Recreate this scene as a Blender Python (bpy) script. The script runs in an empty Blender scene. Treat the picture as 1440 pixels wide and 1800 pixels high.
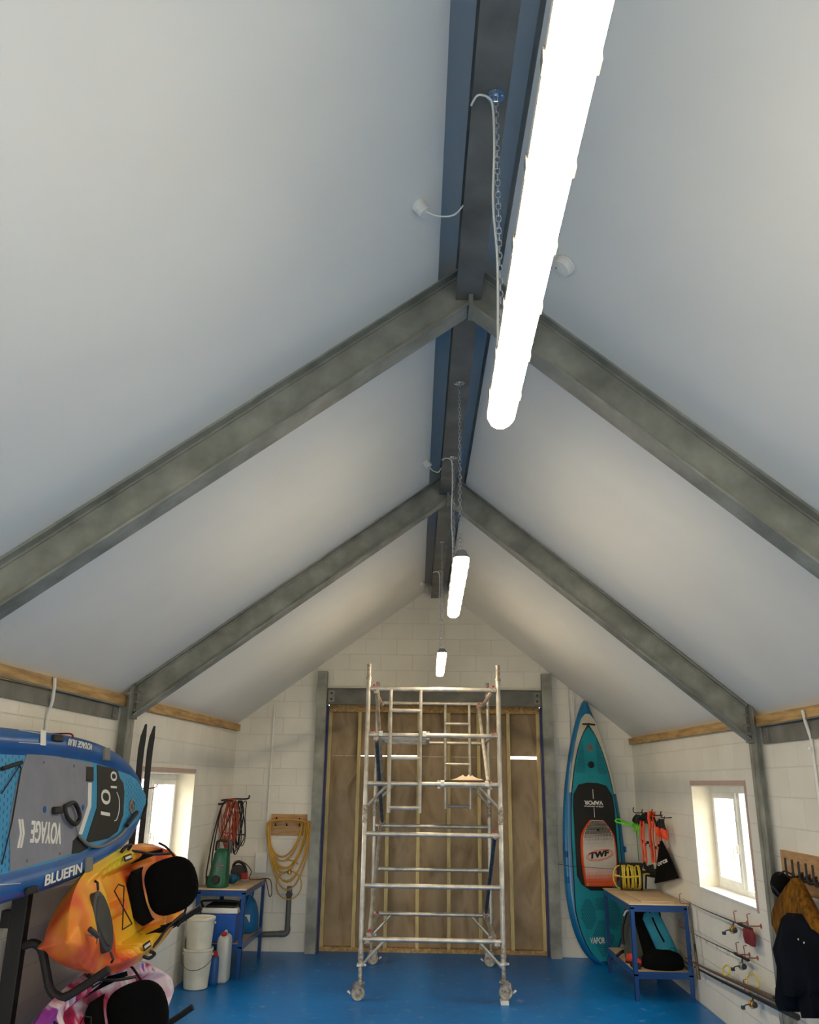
import bpy, bmesh, math, random
from mathutils import Vector, Matrix
random.seed(7)
sc = bpy.context.scene
COL = sc.collection
PI = math.pi
# ------------------------------------------------------------------ camera, world, exposure
F = 1440.0; CX, CY = 720.0, 900.0; CAMH = 2.1
def _d(u, v): return Vector(((u-CX)/F, -(v-CY)/F, -1.0))
_Y = _d(752, 1375).normalized()
_Z = _d(785, -3470).normalized(); _Z = (_Z - _Y*_Z.dot(_Y)).normalized()
_X = _Y.cross(_Z)
ROT = Matrix((_X, _Y, _Z))
CAMP = Vector((0, 0, CAMH))
cam = bpy.data.cameras.new('camera'); camo = bpy.data.objects.new('camera', cam); COL.objects.link(camo)
cam.sensor_fit = 'HORIZONTAL'; cam.sensor_width = 36.0; cam.lens = 36.0; cam.clip_start = 0.05; cam.clip_end = 300
M4 = ROT.to_4x4(); M4.translation = CAMP
camo.matrix_world = M4
sc.camera = camo
EXPOSURE = 0.58
SKY = (1.0, 0.97, 0.86); SKY_STRENGTH = 6.0
LAMP_COL = (1.0, 0.82, 0.55); LAMP_STRENGTH = 36.0
sc.view_settings.view_transform = 'Standard'; sc.view_settings.look = 'None'
sc.view_settings.gamma = 1.0; sc.view_settings.use_curve_mapping = False
sc.view_settings.exposure = EXPOSURE
world = bpy.data.worlds.new('world'); sc.world = world; world.use_nodes = True
world.node_tree.nodes['Background'].inputs[0].default_value = (*SKY, 1)
world.node_tree.nodes['Background'].inputs[1].default_value = SKY_STRENGTH
sc.cycles.max_bounces = 8; sc.cycles.diffuse_bounces = 5; sc.cycles.glossy_bounces = 4
sc.cycles.transmission_bounces = 6; sc.cycles.transparent_max_bounces = 8
sc.cycles.use_denoising = True
sc.cycles.sample_clamp_indirect = 6.0
sc.cycles.caustics_reflective = False; sc.cycles.caustics_refractive = False
def portal(name, loc, rot, sx, sy):
    l = bpy.data.lights.new(name, 'AREA'); l.shape = 'RECTANGLE'; l.size = sx; l.size_y = sy; l.energy = 1
    l.cycles.is_portal = True
    o = bpy.data.objects.new(name, l); COL.objects.link(o); o.location = loc; o.rotation_euler = rot
# room dimensions
XL, XR, YN, YF = -2.66, 2.80, -1.7, 11.75
OPX0, OPX1, OPZ = -1.9, 2.1, 2.35          # open door behind the camera
WR = (7.70, 9.24, 1.11, 2.11)              # right window opening y0,y1,z0,z1
WL = (7.95, 9.78, 1.11, 2.16)
portal('portal_door', ((OPX0+OPX1)/2, YN-.28, OPZ/2), (math.radians(90), 0, 0), OPX1-OPX0, OPZ)
portal('portal_window_right', (XR+.29, (WR[0]+WR[1])/2, (WR[2]+WR[3])/2), (0, math.radians(90), 0), WR[3]-WR[2], WR[1]-WR[0])
portal('portal_window_left', (XL-.29, (WL[0]+WL[1])/2, (WL[2]+WL[3])/2), (0, math.radians(-90), 0), WL[3]-WL[2], WL[1]-WL[0])

# ------------------------------------------------------------------ pixel helpers (photo pixel -> point on a real plane)
def ray(u, v): return ROT @ _d(u, v)
def pl(u, v, ax, val):
    r = ray(u, v); t = (val-CAMP[ax])/r[ax]; return CAMP + r*t
def onp(u, v, p, n):
    r = ray(u, v); t = (Vector(p)-CAMP).dot(n)/r.dot(n); return CAMP + r*t

# ------------------------------------------------------------------ materials
MATS = {}
def nt(name):
    m = bpy.data.materials.new(name); m.use_nodes = True
    N = m.node_tree.nodes; L = m.node_tree.links
    return m, N, L, N['Principled BSDF']
def srgb(r, g, b):
    f = lambda c: (c/255)/12.92 if c/255 <= .04045 else (((c/255)+.055)/1.055)**2.4
    return (f(r), f(g), f(b), 1)
def mat(name, c, rough=.5, metal=0, c2=None, scale=8, lo=.35, hi=.65, bump=0, bscale=60, stretch=None, coat=0, detail=4, spec=None):
    if name in MATS: return MATS[name]
    m, N, L, P = nt(name)
    P.inputs['Roughness'].default_value = rough; P.inputs['Metallic'].default_value = metal
    if coat: P.inputs['Coat Weight'].default_value = coat; P.inputs['Coat Roughness'].default_value = .15
    if spec is not None: P.inputs['Specular IOR Level'].default_value = spec
    tc = N.new('ShaderNodeTexCoord'); mp = N.new('ShaderNodeMapping'); L.new(tc.outputs['Object'], mp.inputs[0])
    if stretch: mp.inputs['Scale'].default_value = stretch
    n = N.new('ShaderNodeTexNoise'); n.inputs['Scale'].default_value = scale; n.inputs['Detail'].default_value = detail
    L.new(mp.outputs[0], n.inputs[0])
    r = N.new('ShaderNodeValToRGB'); L.new(n.outputs[0], r.inputs[0])
    r.color_ramp.elements[0].position = lo; r.color_ramp.elements[1].position = hi
    if c2 is None: c2 = tuple(x*.9 for x in c[:3])+(1,)
    r.color_ramp.elements[0].color = c2; r.color_ramp.elements[1].color = c
    L.new(r.outputs[0], P.inputs['Base Color'])
    if bump:
        b = N.new('ShaderNodeBump'); b.inputs['Strength'].default_value = bump; b.inputs['Distance'].default_value = .01
        n2 = N.new('ShaderNodeTexNoise'); n2.inputs['Scale'].default_value = bscale; L.new(mp.outputs[0], n2.inputs[0])
        L.new(n2.outputs[0], b.inputs['Height']); L.new(b.outputs[0], P.inputs['Normal'])
    MATS[name] = m; return m
def emat(name, c, s):
    m, N, L, P = nt(name)
    P.inputs['Base Color'].default_value = (1, 1, 1, 1)
    P.inputs['Emission Color'].default_value = (*c[:3], 1); P.inputs['Emission Strength'].default_value = s
    return m
def brick_mat(name, axes, c1, c2):
    m, N, L, P = nt(name)
    P.inputs['Roughness'].default_value = .75
    tc = N.new('ShaderNodeTexCoord'); sp = N.new('ShaderNodeSeparateXYZ'); L.new(tc.outputs['Object'], sp.inputs[0])
    cb = N.new('ShaderNodeCombineXYZ'); L.new(sp.outputs[axes[0]], cb.inputs[0]); L.new(sp.outputs[axes[1]], cb.inputs[1])
    br = N.new('ShaderNodeTexBrick'); L.new(cb.outputs[0], br.inputs[0])
    br.inputs['Scale'].default_value = 1.0; br.inputs['Brick Width'].default_value = .45; br.inputs['Row Height'].default_value = .225
    br.inputs['Mortar Size'].default_value = .006; br.inputs['Mortar Smooth'].default_value = .6
    br.inputs['Color1'].default_value = (1, 1, 1, 1); br.inputs['Color2'].default_value = (.92, .92, .92, 1); br.inputs['Mortar'].default_value = (.80, .80, .79, 1)
    n = N.new('ShaderNodeTexNoise'); n.inputs['Scale'].default_value = 2.2; n.inputs['Detail'].default_value = 6; L.new(tc.outputs['Object'], n.inputs[0])
    r = N.new('ShaderNodeValToRGB'); L.new(n.outputs[0], r.inputs[0]); r.color_ramp.elements[0].position = .3; r.color_ramp.elements[1].position = .7
    r.color_ramp.elements[0].color = c2; r.color_ramp.elements[1].color = c1
    mx = N.new('ShaderNodeMix'); mx.data_type = 'RGBA'; mx.blend_type = 'MULTIPLY'; mx.inputs[0].default_value = .6
    L.new(r.outputs[0], mx.inputs[6]); L.new(br.outputs[0], mx.inputs[7]); L.new(mx.outputs[2], P.inputs['Base Color'])
    b = N.new('ShaderNodeBump'); b.inputs['Strength'].default_value = .5; b.inputs['Distance'].default_value = .012; b.invert = True
    ad = N.new('ShaderNodeMath'); ad.operation = 'MULTIPLY_ADD'; n2 = N.new('ShaderNodeTexNoise'); n2.inputs['Scale'].default_value = 45; L.new(tc.outputs['Object'], n2.inputs[0])
    L.new(n2.outputs[0], ad.inputs[0]); ad.inputs[1].default_value = .35; L.new(br.outputs['Fac'], ad.inputs[2])
    L.new(ad.outputs[0], b.inputs['Height']); L.new(b.outputs[0], P.inputs['Normal'])
    MATS[name] = m; return m
def ramp_mat(name, stops, scale=3, rough=.4, detail=3, distort=1.0, stretch=None, coat=0, kind='noise'):
    m, N, L, P = nt(name)
    P.inputs['Roughness'].default_value = rough
    if coat: P.inputs['Coat Weight'].default_value = coat
    tc = N.new('ShaderNodeTexCoord'); mp = N.new('ShaderNodeMapping'); L.new(tc.outputs['Object'], mp.inputs[0])
    if stretch: mp.inputs['Scale'].default_value = stretch
    n = N.new('ShaderNodeTexNoise'); n.inputs['Scale'].default_value = scale; n.inputs['Detail'].default_value = detail; n.inputs['Distortion'].default_value = distort
    L.new(mp.outputs[0], n.inputs[0])
    r = N.new('ShaderNodeValToRGB'); L.new(n.outputs[0], r.inputs[0])
    els = r.color_ramp.elements
    while len(els) < len(stops): els.new(.5)
    for e, (p, c) in zip(els, stops): e.position = p; e.color = c
    L.new(r.outputs[0], P.inputs['Base Color'])
    MATS[name] = m; return m

m_wallside = brick_mat('painted_block_side', ('Y', 'Z'), srgb(240, 236, 226), srgb(230, 226, 214))
m_wallfar = brick_mat('painted_block_far', ('X', 'Z'), srgb(238, 234, 224), srgb(226, 222, 210))
m_ceil = mat('white_plasterboard', srgb(232, 231, 226), .8, c2=srgb(227, 226, 221), scale=1.2)
m_white = mat('white_plastic', srgb(232, 230, 224), .4)
m_cream = mat('cream_plastic', srgb(226, 222, 204), .45, c2=srgb(208, 202, 184), scale=5)
m_upvc = mat('window_upvc', srgb(240, 240, 236), .3)
m_plaster = mat('reveal_plaster', srgb(236, 228, 212), .8)
m_pink = mat('bare_plaster_edge', srgb(196, 172, 158), .85)
m_galv = mat('galvanised_steel', srgb(162, 162, 152), .6, .2, c2=srgb(118, 119, 111), scale=5, bump=.12, bscale=30, detail=8, lo=.3, hi=.7)
m_galvd = mat('dark_galvanised_steel', srgb(128, 127, 122), .6, .2, c2=srgb(96, 96, 92), scale=4, bump=.12, bscale=30, detail=8, lo=.3, hi=.7)
m_bolt = mat('bolt_steel', srgb(170, 168, 160), .35, .8)
m_zinc = mat('zinc_plate', srgb(190, 195, 205), .25, .9)
m_alu = mat('scaffold_aluminium', srgb(214, 208, 196), .42, .55, c2=srgb(176, 170, 160), scale=10, detail=6)
m_alud = mat('dirty_aluminium', srgb(196, 186, 172), .5, .35, c2=srgb(128, 112, 98), scale=30, detail=6)
m_red = mat('red_plastic', srgb(178, 34, 30), .4)
m_copper = mat('worn_red_bracket', srgb(196, 120, 100), .45, .3, c2=srgb(130, 70, 58), scale=30)
m_black = mat('black_rubber', srgb(17, 17, 18), .6)
m_blackf = mat('black_fabric', srgb(9, 9, 10), .95, spec=.15, c2=srgb(6, 6, 7), bump=.3, bscale=200)
m_dgrey = mat('dark_grey_plastic', srgb(52, 53, 54), .5)
m_mgrey = mat('mid_grey_plastic', srgb(118, 118, 116), .5)
m_timber = mat('pale_timber', srgb(214, 194, 138), .7, c2=srgb(190, 166, 112), scale=9, stretch=(6, 6, .6), detail=6)
m_timberh = mat('pale_timber_rail', srgb(196, 160, 104), .7, c2=srgb(150, 118, 72), scale=6, stretch=(5, .5, 5), detail=6)
m_ply = ramp_mat('stained_plywood', [(.25, srgb(108, 88, 62)), (.42, srgb(150, 128, 98)), (.58, srgb(170, 148, 118)), (.75, srgb(132, 110, 82))], scale=2.2, rough=.8, detail=6, distort=.7, stretch=(1.6, 1, .7))
m_mdf = mat('mdf_board', srgb(206, 182, 148), .7, c2=srgb(192, 166, 132), scale=4)
m_plyb = mat('hook_plywood', srgb(190, 152, 108), .7, c2=srgb(160, 122, 82), scale=5, stretch=(1, 1, 6))
m_blue = mat('blue_powder_coat', srgb(0, 68, 134), .35, c2=srgb(0, 58, 118), scale=3, coat=.2)
m_membrane = mat('blue_membrane', srgb(24, 36, 112), .5)
def floor_mat():
    m, N, L, P = nt('blue_floor_paint')
    tc = N.new('ShaderNodeTexCoord')
    n = N.new('ShaderNodeTexNoise'); n.inputs['Scale'].default_value = 1.3; n.inputs['Detail'].default_value = 7; n.inputs['Roughness'].default_value = .65; L.new(tc.outputs['Object'], n.inputs[0])
    r = N.new('ShaderNodeValToRGB'); L.new(n.outputs[0], r.inputs[0])
    r.color_ramp.elements[0].position = .35; r.color_ramp.elements[0].color = srgb(0, 104, 178)
    r.color_ramp.elements[1].position = .62; r.color_ramp.elements[1].color = srgb(0, 120, 200)
    e = r.color_ramp.elements.new(.74); e.color = srgb(60, 128, 184)
    n3 = N.new('ShaderNodeTexNoise'); n3.inputs['Scale'].default_value = 9; n3.inputs['Detail'].default_value = 5; L.new(tc.outputs['Object'], n3.inputs[0])
    r3 = N.new('ShaderNodeValToRGB'); L.new(n3.outputs[0], r3.inputs[0]); r3.color_ramp.elements[0].position = .60; r3.color_ramp.elements[1].position = .82
    mx = N.new('ShaderNodeMix'); mx.data_type = 'RGBA'; L.new(r3.outputs[0], mx.inputs[0]); L.new(r.outputs[0], mx.inputs[6]); mx.inputs[7].default_value = srgb(120, 160, 196)
    L.new(mx.outputs[2], P.inputs['Base Color'])
    r2 = N.new('ShaderNodeValToRGB'); L.new(n.outputs[0], r2.inputs[0]); r2.color_ramp.elements[0].color = (.30, .30, .30, 1); r2.color_ramp.elements[1].color = (.42, .42, .42, 1)
    L.new(r2.outputs[0], P.inputs['Roughness']); P.inputs['Specular IOR Level'].default_value = .32
    b = N.new('ShaderNodeBump'); b.inputs['Strength'].default_value = .15; b.inputs['Distance'].default_value = .01
    n2 = N.new('ShaderNodeTexNoise'); n2.inputs['Scale'].default_value = 6; n2.inputs['Detail'].default_value = 5; L.new(tc.outputs['Object'], n2.inputs[0]); L.new(n2.outputs[0], b.inputs['Height']); L.new(b.outputs[0], P.inputs['Normal'])
    return m
m_floor = floor_mat()
def glass_mat():
    m, N, L, P = nt('window_glass')
    P.inputs['Base Color'].default_value = (1, 1, 1, 1); P.inputs['Roughness'].default_value = 0; P.inputs['IOR'].default_value = 1.0
    P.inputs['Transmission Weight'].default_value = 1.0; P.inputs['Specular IOR Level'].default_value = .3
    out = N['Material Output']; tr = N.new('ShaderNodeBsdfTransparent'); gl = N.new('ShaderNodeBsdfGlossy'); gl.inputs['Roughness'].default_value = .02
    mxs = N.new('ShaderNodeMixShader'); mxs.inputs[0].default_value = .06
    L.new(tr.outputs[0], mxs.inputs[1]); L.new(gl.outputs[0], mxs.inputs[2]); L.new(mxs.outputs[0], out.inputs[0])
    return m
m_glass = glass_mat()
m_lamp = emat('lamp_diffuser', LAMP_COL, LAMP_STRENGTH)

# ------------------------------------------------------------------ mesh builder
def frame_of(d):
    d = Vector(d).normalized(); a = Vector((0, 0, 1)) if abs(d.z) < .9 else Vector((1, 0, 0))
    x = a.cross(d).normalized(); return x, d.cross(x), d
class MB:
    def __init__(s): s.v = []; s.f = []
    def add(s, vs, fs):
        o = len(s.v); s.v += [Vector(p) for p in vs]; s.f += [tuple(i+o for i in f) for f in fs]; return s
    def box(s, lo, hi):
        x0, y0, z0 = lo; x1, y1, z1 = hi
        return s.add([(x0,y0,z0),(x1,y0,z0),(x1,y1,z0),(x0,y1,z0),(x0,y0,z1),(x1,y0,z1),(x1,y1,z1),(x0,y1,z1)],
                     [(3,2,1,0),(4,5,6,7),(0,1,5,4),(1,2,6,5),(2,3,7,6),(3,0,4,7)])
    def obox(s, c, ax, ay, az):      # oriented box, half-vectors
        c = Vector(c); ax = Vector(ax); ay = Vector(ay); az = Vector(az)
        if ax.cross(ay).dot(az) < 0: az = -az
        vs = [c+ax*i+ay*j+az*k for k in (-1,1) for j in (-1,1) for i in (-1,1)]
        return s.add(vs, [(0,2,3,1),(4,5,7,6),(0,1,5,4),(1,3,7,5),(3,2,6,7),(2,0,4,6)])
    def beam(s, p0, p1, w, h, up=(0,0,1)):   # rectangular bar
        p0 = Vector(p0); p1 = Vector(p1); d = (p1-p0); u = Vector(up); x = d.cross(u).normalized(); u = x.cross(d).normalized()
        return s.obox((p0+p1)/2, d/2, x*w/2, u*h/2)
    def tube(s, pts, r, n=8, closed=False, cap=True):
        pts = [Vector(p) for p in pts]; m = len(pts)
        rs = r if isinstance(r, (list, tuple)) else [r]*m
        rings = []; px = None
        for i, p in enumerate(pts):
            if closed: d = pts[(i+1) % m]-pts[i-1]
            else: d = pts[min(i+1, m-1)]-pts[max(i-1, 0)]
            if d.length < 1e-9: d = Vector((0, 0, 1))
            d.normalize()
            if px is None: x = frame_of(d)[0]
            else:
                x = px-d*px.dot(d)
                x = x.normalized() if x.length > 1e-6 else frame_of(d)[0]
            px = x; y = d.cross(x)
            rings.append([p+(x*math.cos(2*PI*k/n)+y*math.sin(2*PI*k/n))*rs[i] for k in range(n)])
        vs = [q for rg in rings for q in rg]; fs = []
        for i in range(m if closed else m-1):
            a = i*n; b = ((i+1) % m)*n
            for k in range(n): fs.append((a+k, a+(k+1) % n, b+(k+1) % n, b+k))
        if cap and not closed:
            fs.append(tuple(range(n-1, -1, -1))); fs.append(tuple((m-1)*n+k for k in range(n)))
        return s.add(vs, fs)
    def lathe(s, prof, c, axis=(0,0,1), n=24, xdir=None):   # prof: (radius, height)
        x, y, d = frame_of(axis); c = Vector(c)
        vs = []; fs = []
        for r, h in prof:
            for k in range(n):
                a = 2*PI*k/n; vs.append(c+d*h+(x*math.cos(a)+y*math.sin(a))*max(r, 1e-5))
        for i in range(len(prof)-1):
            for k in range(n): fs.append((i*n+k, i*n+(k+1) % n, (i+1)*n+(k+1) % n, (i+1)*n+k))
        fs.append(tuple(range(n-1, -1, -1))); fs.append(tuple((len(prof)-1)*n+k for k in range(n)))
        return s.add(vs, fs)
    def prism(s, poly, off):     # poly: 3D points, extruded by vector off
        poly = [Vector(p) for p in poly]; off = Vector(off); n = len(poly)
        nn = Vector()
        for i in range(n): nn += poly[i].cross(poly[(i+1) % n])
        if nn.dot(off) > 0: poly.reverse()
        vs = poly+[p+off for p in poly]
        fs = [tuple(range(n)), tuple(range(2*n-1, n-1, -1))]+[(i, i+n, (i+1) % n+n, (i+1) % n) for i in range(n)]
        return s.add(vs, fs)
    def ell(s, c, rx, ry, rz, nu=16, nv=10, fn=None):
        c = Vector(c); vs = []; fs = []
        for j in range(nv+1):
            t = PI*j/nv
            for i in range(nu):
                a = 2*PI*i/nu; q = Vector((math.sin(t)*math.cos(a), math.sin(t)*math.sin(a), math.cos(t)))
                k = fn(q) if fn else 1
                vs.append(c+Vector((q.x*rx, q.y*ry, q.z*rz))*k)
        for j in range(nv):
            for i in range(nu): fs.append((j*nu+i, (j+1)*nu+i, (j+1)*nu+(i+1) % nu, j*nu+(i+1) % nu))
        return s.add(vs, fs)
    def grid(s, P, thick=None):     # P: rows of points; optional thickness vector gives a closed slab
        R = len(P); C = len(P[0]); vs = [Vector(q) for row in P for q in row]
        fs = [(i*C+j, i*C+j+1, (i+1)*C+j+1, (i+1)*C+j) for i in range(R-1) for j in range(C-1)]
        if thick is not None:
            t = Vector(thick); o = len(vs); vs += [q+t for q in vs]
            fs += [tuple(x+o for x in reversed(f)) for f in list(fs)]
            b = [j for j in range(C)]+[i*C+C-1 for i in range(1, R)]+[(R-1)*C+j for j in range(C-2, -1, -1)]+[i*C for i in range(R-2, 0, -1)]
            for k in range(len(b)): a, c = b[k], b[(k+1) % len(b)]; fs.append((a, a+o, c+o, c))
        return s.add(vs, fs)
    def loft(s, secs, cap=True):    # list of closed sections with equal count
        n = len(secs[0]); vs = [Vector(q) for sec in secs for q in sec]; fs = []
        for i in range(len(secs)-1):
            for k in range(n): fs.append((i*n+k, i*n+(k+1) % n, (i+1)*n+(k+1) % n, (i+1)*n+k))
        if cap: fs.append(tuple(range(n-1, -1, -1))); fs.append(tuple((len(secs)-1)*n+k for k in range(n)))
        return s.add(vs, fs)
    def build(s, name, m, parent=None, smooth=True, ang=35, bevel=0, base=None):
        me = bpy.data.meshes.new(name)
        root = parent
        while root is not None and root.parent is not None: root = root.parent
        off = Vector(root['_loc']) if root is not None else None
        if off is None:
            if base is not None: off = Vector(base)
            else:
                xs = [p.x for p in s.v]; ys = [p.y for p in s.v]; zs = [p.z for p in s.v]
                off = Vector(((min(xs)+max(xs))/2, (min(ys)+max(ys))/2, min(zs)))
        me.from_pydata([tuple(p-off) for p in s.v], [], s.f); me.validate(); 
        bm = bmesh.new(); bm.from_mesh(me); bmesh.ops.recalc_face_normals(bm, faces=bm.faces[:]); bm.to_mesh(me); bm.free()
        if smooth:
            for p in me.polygons: p.use_smooth = True
            me.set_sharp_from_angle(angle=math.radians(ang))
        o = bpy.data.objects.new(name, me); COL.objects.link(o); me.materials.append(m)
        if parent is not None: o.parent = parent
        else: o.location = off; o['_loc'] = tuple(off)
        if bevel:
            b = o.modifiers.new('bevel', 'BEVEL'); b.width = bevel; b.segments = 2; b.limit_method = 'ANGLE'; b.angle_limit = math.radians(40)
        return o
def thing(name, label, cat, loc, group=None):
    o = bpy.data.objects.new(name, None); COL.objects.link(o); o.location = loc; o['_loc'] = tuple(loc); o.empty_display_size = .1
    o['label'] = label; o['category'] = cat
    if group: o['group'] = group
    return o
def tag(o, label, cat, group=None):
    o['label'] = label; o['category'] = cat
    if group: o['group'] = group
    return o
def struct(name, mb, m, **k):
    k.setdefault('base', (0, 0, 0))
    o = mb.build(name, m, **k); o['kind'] = 'structure'; return o
def text_quad(txt, O, Rv, Uv, nrm, name, m, parent, thick=.003, shear=0, bold=.02):
    cu = bpy.data.curves.new('tmp', 'FONT'); cu.body = txt; cu.shear = shear; cu.offset = bold
    to = bpy.data.objects.new('tmp', cu); COL.objects.link(to)
    bpy.context.view_layer.update()
    me = bpy.data.meshes.new_from_object(to.evaluated_get(bpy.context.evaluated_depsgraph_get()))
    bpy.data.objects.remove(to); bpy.data.curves.remove(cu)
    vs = [v.co.copy() for v in me.vertices]; fs = [tuple(p.vertices) for p in me.polygons]; bpy.data.meshes.remove(me)
    x0 = min(v.x for v in vs); x1 = max(v.x for v in vs); y0 = min(v.y for v in vs); y1 = max(v.y for v in vs)
    O = Vector(O); Rv = Vector(Rv); Uv = Vector(Uv); nn = Vector(nrm).normalized()
    mb = MB(); P = [O+Rv*((v.x-x0)/(x1-x0))+Uv*((v.y-y0)/(y1-y0))+nn*thick for v in vs]
    mb.add(P, fs)
    # edge walls so that the lettering is a thin solid sitting on its surface
    cnt = {}
    for f in fs:
        for a, b in zip(f, f[1:]+f[:1]): cnt[(a, b)] = 1
    o = len(mb.v); mb.v += [p-nn*thick for p in P]
    for (a, b) in list(cnt):
        if (b, a) not in cnt: mb.f.append((a, a+o, b+o, b))
    me_o = mb.build(name, m, parent, smooth=False)
    return me_o
def lerp(a, b, t): return a+(b-a)*t
def smooth_path(pts, n=8):
    pts = [Vector(p) for p in pts]; out = []
    for i in range(len(pts)-1):
        p0 = pts[max(i-1, 0)]; p1 = pts[i]; p2 = pts[i+1]; p3 = pts[min(i+2, len(pts)-1)]
        for k in range(n):
            t = k/n
            out.append(.5*((2*p1)+(p2-p0)*t+(2*p0-5*p1+4*p2-p3)*t*t+(3*p1-p0-3*p2+p3)*t*t*t))
    out.append(pts[-1]); return out
# ================================================================== SETTING
def cxr(y): return .262-.0138*y          # ridge centre
ZT = 4.73                                 # flat strip beside the ridge
def eL(y): return 2.70+.011*y
def eR(y): return 2.615+.0083*y
Y0, Y1 = YN-.3, YF+.0
struct('floor', MB().box((XL-.3, YN-.3, -.2), (XR+.3, YF+.6, 0)), m_floor, smooth=False)
mb = MB()
TH = .12
def strip(mb, a, b, th=TH):              # a, b = functions y -> (x,z); a slab with thickness upward
    P = [[(a(y)[0], y, a(y)[1]), (b(y)[0], y, b(y)[1])] for y in (Y0, 2, 4, 6, 8, 10, Y1+.3)]
    mb.grid(P, (0, 0, th))
strip(mb, lambda y: (XL-.02, eL(y)), lambda y: (cxr(y)-.17, ZT))
strip(mb, lambda y: (cxr(y)-.29, ZT+.145), lambda y: (cxr(y)+.29, ZT+.145))
for sg in (-1, 1):
    mb.grid([[(cxr(y)+sg*.17, y, ZT-.0), (cxr(y)+sg*.17, y, ZT+.15)] for y in (Y0, 6, Y1+.3)], (sg*.05, 0, 0))
strip(mb, lambda y: (cxr(y)+.17, ZT), lambda y: (XR+.02, eR(y)))
struct('ceiling', mb, m_ceil, smooth=False)
def wall_open(x0, x1, y0, y1, ztop, op):   # wall slab along y with one opening
    m = MB(); a, b, z0, z1 = op
    m.box((x0, y0, 0), (x1, a, ztop)); m.box((x0, b, 0), (x1, y1, ztop))
    m.box((x0, a, 0), (x1, b, z0)); m.box((x0, a, z1), (x1, b, ztop)); return m
struct('wall_left', wall_open(XL-.3, XL, Y0, YF+.3, 2.76, WL), m_wallside, smooth=False)
struct('wall_right', wall_open(XR, XR+.3, Y0, YF+.3, 2.67, WR), m_wallside, smooth=False)
# far wall: gable with the big framed opening
DX0, DX1, DZ = -1.50, 1.64, 3.14
m = MB()
m.box((XL-.3, YF, 0), (DX0, YF+.3, 2.75)); m.box((DX1, YF, 0), (XR+.3, YF+.3, 2.66))
c = cxr(YF)
m.prism([(XL-.3, YF, 2.75), (DX0, YF, 2.75), (DX0, YF, DZ), (DX1, YF, DZ), (DX1, YF, 2.66), (XR+.3, YF, 2.66), (XR+.3, YF, 2.72), (c+.17, YF, ZT+.2), (c-.17, YF, ZT+.2), (XL-.3, YF, 2.84)], (0, .3, 0))
struct('wall_far', m, m_wallfar, smooth=False)
m = MB(); m.box((XL-.3, YN-.3, 0), (OPX0, YN, 2.7)); m.box((OPX1, YN-.3, 0), (XR+.3, YN, 2.7)); m.box((OPX0, YN-.3, OPZ), (OPX1, YN, 2.7))
m.prism([(XL-.3, YN, 2.7), (XR+.3, YN, 2.7), (.5, YN, ZT+.2), (.0, YN, ZT+.2)], (0, -.3, 0))
struct('wall_near', m, m_wallfar, smooth=False)
# outside ground
m_out = mat('outside_gravel', srgb(190, 186, 172), .9, c2=srgb(168, 166, 150), scale=30)
struct('ground_outside', MB().box((-40, -40, -.3), (40, 50, -.201)), m_out, smooth=False)

# timber plates at the eaves
def plate(name, x, ef, y0, y1, mw, sgn, h=.085):
    mbt = MB()
    ys = [y0+(y1-y0)*i/8 for i in range(9)]
    P = [[(x, y, ef(y)-h), (x, y, ef(y)-.003)] for y in ys]
    mbt.grid(P, (sgn*.34, 0, 0)); return struct(name, mbt, mw, smooth=False)
F1, F2 = 3.97, 7.22
plate('trim_1', XL+.045, eL, YN, YF-.02, m_timberh, -1, .09)
plate('trim_2', XR-.045, eR, YN, YF-.02, m_timberh, 1, .085)
# block upstand above wall plates is closed by the timber; steel channels at the eaves of the middle bay
def channel(name, label, x, ef, y0, y1, sgn, z0):
    o = thing(name, label, 'steel beam', (x, (y0+y1)/2, z0))
    mb = MB(); zt = ef((y0+y1)/2)-.075
    mb.box((min(x, x+sgn*.012), y0, z0), (max(x, x+sgn*.012), y1, zt)); mb.build('web', m_galvd, o, smooth=False)
    mb = MB(); mb.box((min(x, x-sgn*.035), y0, zt-.012), (max(x, x-sgn*.035), y1, zt)); mb.build('flange', m_galvd, o, smooth=False)
    for yy in (y1-.16, y0+.3):
        mb = MB(); mb.box((min(x, x-sgn*.012), yy, z0+.01), (max(x, x-sgn*.012), yy+.09, zt-.02)); pp = mb.build('end_plate', m_galvd, o, smooth=False)
        for k in (.05, .12):
            b = MB(); b.lathe([(.012, 0), (.012, .012)], (x-sgn*.012, yy+.045, z0+k), (-sgn, 0, 0), n=6); b.build('bolt', m_bolt, pp)
    return o
channel('eaves_channel', 'grey steel channel under the left timber plate above the inflatable paddle board', XL+.02, eL, F1, F2-.1, -1, 2.565)
channel('eaves_channel', 'grey steel channel under the right timber plate above the coat hooks', XR-.02, eR, F1, F2-.1, 1, 2.44)

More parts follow.
